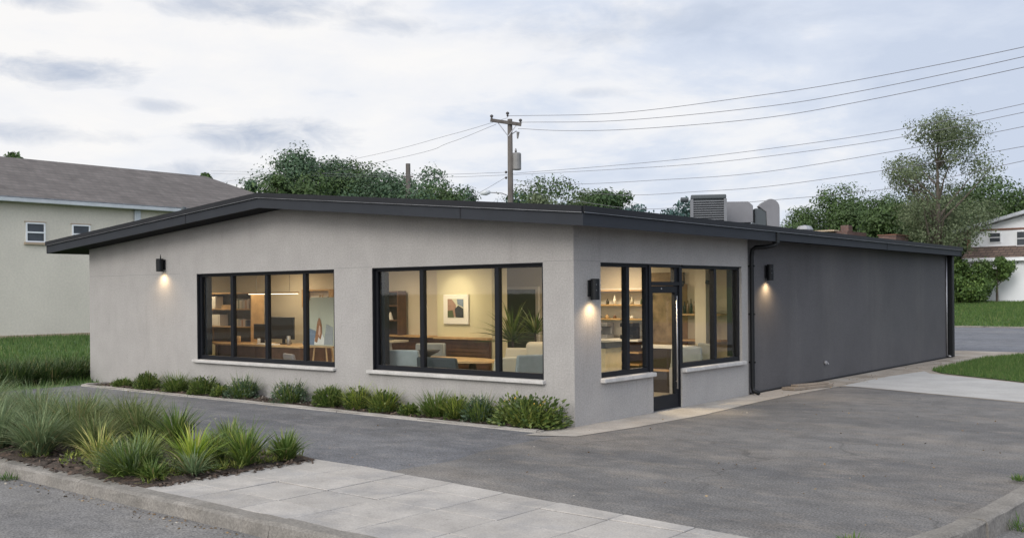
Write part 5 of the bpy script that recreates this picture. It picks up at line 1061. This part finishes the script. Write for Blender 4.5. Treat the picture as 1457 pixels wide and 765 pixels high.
b = MB(); b.tube([(PX, PY, 9.0), (q.x - 0.1, q.y, 9.2), (q.x, q.y, 9.1)], 0.02, 6); b.tube([(q.x, q.y, 9.15), (q.x - 0.03, q.y, 8.85)], [0.07, 0.03], 8); b.build('cutout_fuse', M['xformer'], t)
for z in (7.3, 7.05): b = MB(); b.lathe((PX - 0.12, PY - 0.16, z), [(0.04, 0), (0.06, 0.05), (0.04, 0.1)], 8); b.build('spool_insulator', M['ceramic'], t)
b = MB(); b.tube([(PX, PY, 6.25), (PX - 0.3, PY - 0.25, 6.42), (PX - 0.75, PY - 0.62, 6.46)], 0.025, 8); sl = b.build('lamp_arm', M['steel'], t)
b = MB(); b.tube([(PX - 0.70, PY - 0.58, 6.47), (PX - 0.85, PY - 0.70, 6.45), (PX - 1.05, PY - 0.86, 6.41)], [0.07, 0.13, 0.06], 10); b.build('lamp_head', M['white_metal'], sl, smooth=True)
wires = {
 'top phase wire from the pole to the upper right': [(-20.08, 22.93, 9.87), (-13.54, 21.86, 9.07), (-7.01, 20.79, 8.75), (-3.08, 20.14, 8.67), (1.76, 19.35, 8.76), (4.92, 18.84, 8.98)],
 'second wire from the top, from the crossarm to the right': [(-19.65, 23.29, 9.58), (-13.79, 22.22, 8.84), (-7.12, 21.01, 8.38), (-3.14, 20.29, 8.33), (1.74, 19.41, 8.5), (4.92, 18.84, 8.74)],
 'third wire from the top, sagging from the crossarm to the right': [(-19.72, 23.23, 9.3), (-16.89, 22.72, 8.84), (-12.93, 22.01, 8.38), (-7.11, 20.97, 7.98), (-3.13, 20.26, 7.99), (1.74, 19.4, 8.2), (4.92, 18.83, 8.43)],
 'upper of the close pair of wires crossing the tall tree': [(-19.98, 23.02, 7.29), (-13.62, 21.94, 7.01), (-8.54, 21.09, 6.87), (-2.52, 20.08, 6.89), (1.74, 19.36, 7.16), (4.91, 18.83, 7.47)],
 'lower of the close pair of wires crossing the tall tree': [(-19.98, 23.01, 7.23), (-13.63, 21.94, 6.85), (-8.54, 21.09, 6.62), (-2.52, 20.07, 6.64), (1.74, 19.36, 6.92), (4.91, 18.83, 7.19)],
 'third wire from the bottom right of the pole': [(-19.98, 23.01, 7.01), (-16.4, 22.41, 6.5), (-11.4, 21.56, 6.22), (-7.06, 20.83, 6.07), (-2.17, 20.01, 6.25), (1.74, 19.36, 6.52), (4.91, 18.83, 6.83)],
 'second lowest wire right of the pole': [(-19.98, 23.01, 6.82), (-13.82, 21.97, 5.85), (-9.42, 21.23, 5.62), (-6.35, 20.71, 5.56), (-2.06, 19.99, 5.71), (0.91, 19.49, 5.9), (4.9, 18.82, 6.19)],
 'lowest wire right of the pole, just above the condenser': [(-19.98, 23.01, 6.63), (-13.26, 21.87, 5.28), (-9.42, 21.22, 5.11), (-6.5, 20.73, 5.07), (-2.07, 19.99, 5.12), (1.73, 19.35, 5.55), (4.9, 18.82, 5.92)],
 'upper wire running left and down from the crossarm': [(-20.08, 22.93, 9.78), (-25.38, 24.86, 9.81), (-37.64, 29.32, 10.14), (-69.27, 40.83, 11.93)],
 'second wire running left and down from the crossarm': [(-20.48, 22.61, 9.5), (-24.8, 24.22, 9.3), (-31.81, 26.84, 9.33), (-69.28, 40.83, 10.92)],
 'upper level wire left of the pole': [(-20.05, 22.96, 7.35), (-25.46, 24.92, 7.87), (-31.85, 27.24, 8.55), (-69.26, 40.84, 13.12)],
 'lower level wire left of the pole': [(-20.05, 22.96, 7.23), (-25.46, 24.92, 7.73), (-31.85, 27.24, 8.43), (-69.26, 40.84, 12.87)],
 'steep service cable dropping left from the pole': [(-20.1, 22.92, 7.17), (-20.18, 21.45, 6.47), (-20.25, 19.93, 5.82), (-20.45, 16.17, 4.11)],
}
def smooth_path(P, k=8):
    P = [Vector(p) for p in P]; Q = [P[0] * 2 - P[1]] + P + [P[-1] * 2 - P[-2]]; out = []
    for i in range(1, len(Q) - 2):
        a, b, c, d = Q[i - 1:i + 3]
        for j in range(k):
            t = j / k; out.append(0.5 * ((2 * b) + (c - a) * t + (2 * a - 5 * b + 4 * c - d) * t * t + (3 * b - a - 3 * c + d) * t ** 3))
    out.append(P[-1]); return out
for i, (lb, P) in enumerate(wires.items()):
    b = MB(); b.tube(smooth_path(P), 0.0105 if i in (2, 0, 1) else 0.0085, 5); o = b.build('power_line', M['wire'], None, P[0]); tagp(o, lb, 'power line', 'wires strung from the utility pole')
t = thing('utility_pole', 'distant bare wooden pole among the trees left of the main pole', 'utility pole', (-37.7, 34.2, 0)); b = MB(); b.tube([(-37.7, 34.2, 0), (-37.7, 34.2, 10.35)], [0.2, 0.15], 10); b.build('pole', M['pole'], t); b = MB(); bar(b, (-37.95, 34.0, 9.5), (-37.45, 34.4, 9.5), 0.04, 0.05); b.build('crossarm', M['pole'], t)

# ------------------------------------------------------------------ trees
def tree_mesh(H, Wd, base, k, n, leaf, seed, ragged=0.35, sharp=0.8, trunk=0.2, lean=0.0, aspect=0.6, rs=1.0, limbs=16):
    """returns crown (V,Q) and trunk MB; crown spans base*H..H, width Wd"""
    rg = np.random.default_rng(seed); rr = random.Random(seed)
    zc, hz = H * (1 + base) / 2, H * (1 - base) / 2; cen = []; rad = []
    for i in range(k):
        for _ in range(40):
            p = np.array([rr.uniform(-1, 1), rr.uniform(-1, 1), rr.uniform(-1, 1)])
            if 0.15 < np.linalg.norm(p) < 1: break
        p = p / np.linalg.norm(p) * np.linalg.norm(p) ** 0.5
        sh = 1 - 0.25 * max(0, p[2]) - 0.12 * max(0, -p[2])
        r = rs * rr.uniform(0.2, 0.38) * Wd * 0.5 * (1 + ragged * rr.uniform(-1, 1)); q = np.array([p[0] * sh * (Wd / 2 - r * 0.7), p[1] * sh * (Wd / 2 - r * 0.7), zc + p[2] * (hz - r * 0.6)]); cen.append(q); rad.append(r)
    cen = np.array(cen); rad = np.array(rad); pr = rad ** 2 / (rad ** 2).sum()
    ix = rg.choice(k, n, p=pr); d = rg.normal(size=(n, 3)); d /= np.linalg.norm(d, axis=1, keepdims=True)
    rr_ = np.clip(rg.normal(0.84, 0.13, n), 0.15, 1.06); rr_[::3] *= 0.72; lump = 1 + 0.22 * np.sin(d[:, 0] * 5 + ix) * np.sin(d[:, 1] * 5 + 2 * ix) + 0.15 * np.sin(d[:, 2] * 8 + ix)
    C = cen[ix] + d * (rad[ix] * rr_ * lump)[:, None] * np.array([1.1, 1.1, 0.85]); D = np.cross(d, rg.normal(size=(n, 3))) + 0.3 * d + np.array([0, 0, -0.25])
    V, Q = leaf_cards(C, D, rg.uniform(0.6, 1.4, n) * leaf, rg, aspect, d + np.array([0, 0, 0.25]))
    b = MB(); zt = H * max(base, 0.12) + 0.25 * H * (1 - base)
    b.tube([(0, 0, -0.2), (lean * 0.3, 0, zt * 0.5), (lean * 0.6, 0, zt), (lean, 0, H * 0.72)], [trunk, trunk * 0.8, trunk * 0.6, trunk * 0.2], 9)
    for q, r in sorted(zip(cen.tolist(), rad.tolist()), key=lambda a: -a[1])[:min(k, limbs)]:
        z0 = max(min(q[2] - 1.15 * math.hypot(q[0], q[1]), H * 0.7), min(H * 0.16, q[2] * 0.6)); s = Vector((lean * z0 / H, 0, z0)); e = Vector(q); e.z -= r * 0.3; mid = s.lerp(e, 0.55) + Vector((rr.uniform(-.2, .2), rr.uniform(-.2, .2), -0.03 * H * rr.uniform(-0.5, 1))); rl = trunk * (1 - 0.75 * z0 / H) * 0.45; b.tube([s, mid, e], [rl, rl * 0.6, rl * 0.18], 6)
    return (V, Q), b
def make_tree(name, label, loc, H, Wd, base, k, n, leaf, m, seed, group, cat='tree', **kw):
    t = thing(name, label, cat, (0, 0, 0), group); (V, Q), b = tree_mesh(H, Wd, base, k, n, leaf, seed, **kw)
    link('crown', npmesh('crown', V, Q), M[m], t); me = bpy.data.meshes.new('trunk'); me.from_pydata(b.v, [], b.f); link('trunk', me, M['bark'], t)
    t.location = loc; t.rotation_euler = (0, 0, seed * 1.7); return t
GL = 'dense trees behind the shop roof at the left'
TL = [(-46.5, 32.0, 11.9, 6.2, 0.15, 26, 7000, 'leaf_far', 'bluish tree with a forked leafy top at the left of the grove'), (-47.5, 37.0, 12.7, 5.2, 0.2, 20, 6000, 'leaf_far', 'tallest ragged tree in the middle of the left grove'),
      (-41.5, 29.0, 9.9, 6.2, 0.1, 24, 6500, 'leaf_mid', 'mid-green rounded tree in front of the ragged tall one'), (-45.9, 36.7, 11.3, 6.5, 0.1, 26, 6500, 'leaf_mid', 'olive-tinted broad tree in the centre of the grove'),
      (-41.4, 35.2, 10.8, 6.0, 0.1, 26, 6500, 'leaf_far', 'dark bluish tree just left of the distant bare pole'), (-42.6, 39.4, 11.6, 6.5, 0.1, 26, 6500, 'leaf_far', 'bluish tree right behind the distant bare pole'),
      (-37.6, 36.6, 9.3, 4.8, 0.05, 22, 5500, 'leaf_mid', 'green tree right of the distant bare pole'), (-40.5, 41.3, 10.2, 4.2, 0.05, 20, 5000, 'leaf_far', 'last tree at the right end of the left grove'),
      (-38.2, 27.6, 8.6, 4.6, 0.05, 18, 5000, 'leaf_mid', 'low green tree rising just behind the roof ridge'), (-40.5, 26.2, 9.0, 2.6, 0.1, 12, 2600, 'leaf_mid', 'slim wispy tree right of the warehouse roof'),
      (-47.5, 26.0, 9.9, 2.2, 0.3, 9, 1500, 'leaf_mid', 'feathery treetop just above the warehouse roof end'), (-43.8, 26.3, 9.4, 1.6, 0.3, 8, 900, 'leaf_far', 'thin upright treetop beside the warehouse roof'), (-35.5, 32.0, 8.6, 5.2, 0.05, 18, 5000, 'leaf_far', 'low bluish tree in front of the right half of the grove')]
for i, (x, y, H, Wd, bs, k, n, m, lb) in enumerate(TL): make_tree('leafy_tree', lb, (x, y, 0.1), H * 1.01, Wd * (1.42 if Wd > 3 else 1.2), bs, int(k * 1.35), int(n * 3.5), 0.20, m, 600 + i, GL, trunk=0.25)
GC = 'trees showing above the middle of the shop roof'
for i, (x, y, H, Wd, k, n, m, lb) in enumerate(((-36.4, 48.3, 10.0, 7.2, 26, 6500, 'leaf_mid', 'broad green tree right of the utility pole'), (-34.6, 43.5, 8.3, 4.6, 18, 4200, 'leaf_light', 'pale yellowish-green tree beside the utility pole'), (-37.0, 54.3, 9.4, 5.0, 18, 4200, 'leaf_light', 'light green tree between the broad one and the dark one'), (-30.4, 46.8, 8.9, 3.6, 16, 3600, 'leaf_dark', 'small dark tree at the right end of the middle group'), (-35.0, 41.0, 8.0, 2.6, 12, 2000, 'leaf_far', 'little tree half behind the utility pole'))):
    make_tree('leafy_tree', lb, (x, y, 0.3), H * 1.07, Wd * 1.35, 0.1, int(k * 1.3), int(n * 3.3), 0.20, m, 640 + i, GC, trunk=0.22)
GR = 'trees behind the right end of the shop'
for i, (x, y, z, H, Wd, k, n, m, lb) in enumerate(((-24.5, 71.0, 1.2, 9.3, 6.6, 26, 6500, 'leaf_mid', 'green tree with a knobbly top right of the vent hood'), (-27.4, 75.1, 1.2, 8.0, 6.0, 22, 5000, 'leaf_mid', 'low green tree just right of the vent hood'), (-23.0, 78.0, 1.2, 9.0, 6.5, 24, 5500, 'leaf_mid', 'round green tree between the knobbly tree and the tall one'),
                                                 (-15.9, 66.0, 1.2, 7.8, 7.0, 24, 6000, 'leaf_dark', 'dark low tree at the foot of the tall sparse tree'), (-20.0, 72.0, 1.2, 7.2, 6.0, 22, 5000, 'leaf_mid', 'shaded green tree left of the tall sparse tree'), (-11.4, 69.6, 1.3, 9.0, 6.5, 24, 6000, 'leaf_mid', 'full green tree above the white house eave'),
                                                 (-9.0, 77.0, 1.3, 11.0, 8.0, 28, 7000, 'leaf_dark', 'tall dark tree at the right edge behind the white house'), (-5.0, 70.0, 1.3, 10.0, 7.0, 26, 6000, 'leaf_mid', 'green tree cut by the right edge of the view'), (-10.9, 53.5, 1.2, 6.2, 5.4, 22, 6500, 'leaf_dark', 'bushy dark tree beside the white house'), (-13.2, 53.5, 1.2, 6.0, 5.0, 20, 5500, 'leaf_mid', 'bushy grey-green tree under the tall sparse tree'))):
    make_tree('leafy_tree', lb, (x, y, z - 0.2), H * 1.1, Wd * 1.35, 0.05, int(k * 1.3), int(n * 3.3), 0.20, m, 680 + i, GR, trunk=0.24)
make_tree('leafy_tree', 'blue-green conifer-like tree peeking over the warehouse roof at the far left', (-69.5, 23.3, 0.3), 13.4, 3.2, 0.2, 14, 2200, 0.32, 'leaf_mid', 720, 'trees over the warehouse', trunk=0.25)
GH = 'blue-green trees on the far rise'
proto = None
for i in range(16):
    a = R(117.5) + R(13) * (i / 15) + R(1) * math.sin(i * 3); d = 128 + 14 * math.sin(i * 2.1); x, y = 8.5 + d * math.cos(a), -11.8 + d * math.sin(a)
    lb = 'blue-green tree of the far rise, %s' % ('glimpsed between nearer crowns',)[0]
    if proto is None:
        proto = make_tree('distant_tree', lb, (x, y, 2.3), 10.5, 9, 0.0, 24, 5200, 0.40, 'leaf_hill', 740, GH, trunk=0.3)
    else: dup(proto, (x, y, 2.3), i * 1.1, 0.85 + 0.25 * abs(math.sin(i * 1.9)), lb)
# tall sparse tree: many small separate leaf clusters on visible limbs
make_tree('sparse_tree', 'tall airy tree with visible limbs and sky showing through, left of the white house', (-8.55, 46.6, 0.9), 11.1, 7.0, 0.20, 46, 26000, 0.125, 'leaf_light', 737, None, ragged=0.75, trunk=0.24, rs=0.80, limbs=40, aspect=0.55)
# big shrub before the white house
make_tree('large_shrub', 'large sprawling green shrub against the white house wall', (-7.55, 47.5, 0.95), 3.1, 3.5, -0.05, 30, 15000, 0.14, 'leaf_bright', 760, None, cat='shrub', trunk=0.12)
make_tree('large_shrub', 'trailing creeper-like shrub hanging over the white house porch roof', (-5.95, 48.3, 0.95), 2.8, 2.0, 0.5, 14, 4000, 0.13, 'leaf_bright', 761, None, cat='shrub', trunk=0.08)

# ------------------------------------------------------------------ lawns
def turf_blades(name, pts, L, w, seed):
    rg = np.random.default_rng(seed); n = len(pts); a = rg.uniform(0, 6.28, n); ln = rg.uniform(*L, n); ww = rg.uniform(*w, n); t = np.abs(rg.normal(0, 0.45, n)); d = rg.uniform(0, 6.28, n)
    S = np.stack([np.cos(a), np.sin(a), np.zeros(n)], -1) * ww[:, None]; T = np.stack([np.sin(t) * np.cos(d), np.sin(t) * np.sin(d), np.cos(t)], -1) * ln[:, None]
    V = np.stack([pts - S, pts + S, pts + T], 1).reshape(-1, 3); o = link(name, npmesh(name, V, np.arange(3 * n).reshape(-1, 3)), M['grass']); o['kind'] = 'stuff'; return o
def inpoly(x, y, P):
    c = np.zeros(len(x), bool); j = len(P) - 1
    for i in range(len(P)):
        xi, yi = P[i]; xj, yj = P[j]; c ^= ((yi > y) != (yj > y)) & (x < (xj - xi) * (y - yi) / (yj - yi + 1e-12) + xi); j = i
    return c
rg = np.random.default_rng(900)
x = rg.uniform(0.8, 6.2, 60000); y = rg.uniform(9.5, 21.3, 60000); k = inpoly(x, y, isl); x, y = x[k], y[k]
turf_blades('island_grass', np.stack([x, y, np.full(len(x), 0.02)], -1), (0.05, 0.12), (0.005, 0.010), 901)
x = -13.1 - 20 * rg.uniform(0, 1, 60000) ** 1.1; y = rg.uniform(-6, 18, 60000); z = np.interp(-x, [13, 16, 24, 33, 90], [0, 0.05, 0.2, 0.3, 0.5])
turf_blades('lawn_grass', np.stack([x, y, z], -1), (0.08, 0.2), (0.008, 0.016), 902)
x = rg.uniform(-14, 4, 50000); y = 34.6 + 15 * rg.uniform(0, 1, 50000); z = np.interp(y, [34.3, 36, 42, 48, 60], [0.3, 0.44, 0.86, 1.16, 1.3])
turf_blades('bank_grass', np.stack([x, y, z], -1), (0.08, 0.18), (0.012, 0.022), 903)

# leaf litter and grit in the gutters and on the asphalt
rg = np.random.default_rng(950); n = 900
x = np.r_[rg.uniform(-6, 4.5, 330), rg.uniform(-12, 6, 330), rg.normal(6.44, 0.06, 90), rg.uniform(0.3, 0.9, 150)]
y = np.r_[-6.56 - np.abs(rg.normal(0, 0.10, 330)), rg.uniform(-4.2, 5, 330), rg.uniform(-3.6, 3, 90), rg.uniform(5.5, 18, 150)]
z = np.r_[np.full(330, -0.116), np.full(330, 0.010), np.full(90, -0.116), np.full(150, 0.014)]
k = ~((x < 0.05) & (y > -0.7) & (y < 5.5)); x, y, z = x[k], y[k], z[k]; n = len(x); a = rg.uniform(0, 6.28, n); l = rg.uniform(0.008, 0.026, n)
D = np.stack([np.cos(a), np.sin(a), rg.uniform(-0.05, 0.3, n)], -1); V, Q = leaf_cards(np.stack([x, y, z], -1), D, l * 1.6, rg, 0.6)
M['litter'] = mat('dry_leaf', (0.2, 0.12, 0.05), 0.85, isl_cols=[(0, (0.05, 0.04, 0.03)), (0.5, (0.16, 0.10, 0.05)), (0.85, (0.30, 0.22, 0.12)), (1, (0.4, 0.38, 0.34))])
o = link('leaf_litter', npmesh('leaf_litter', V, Q), M['litter']); o['kind'] = 'stuff'
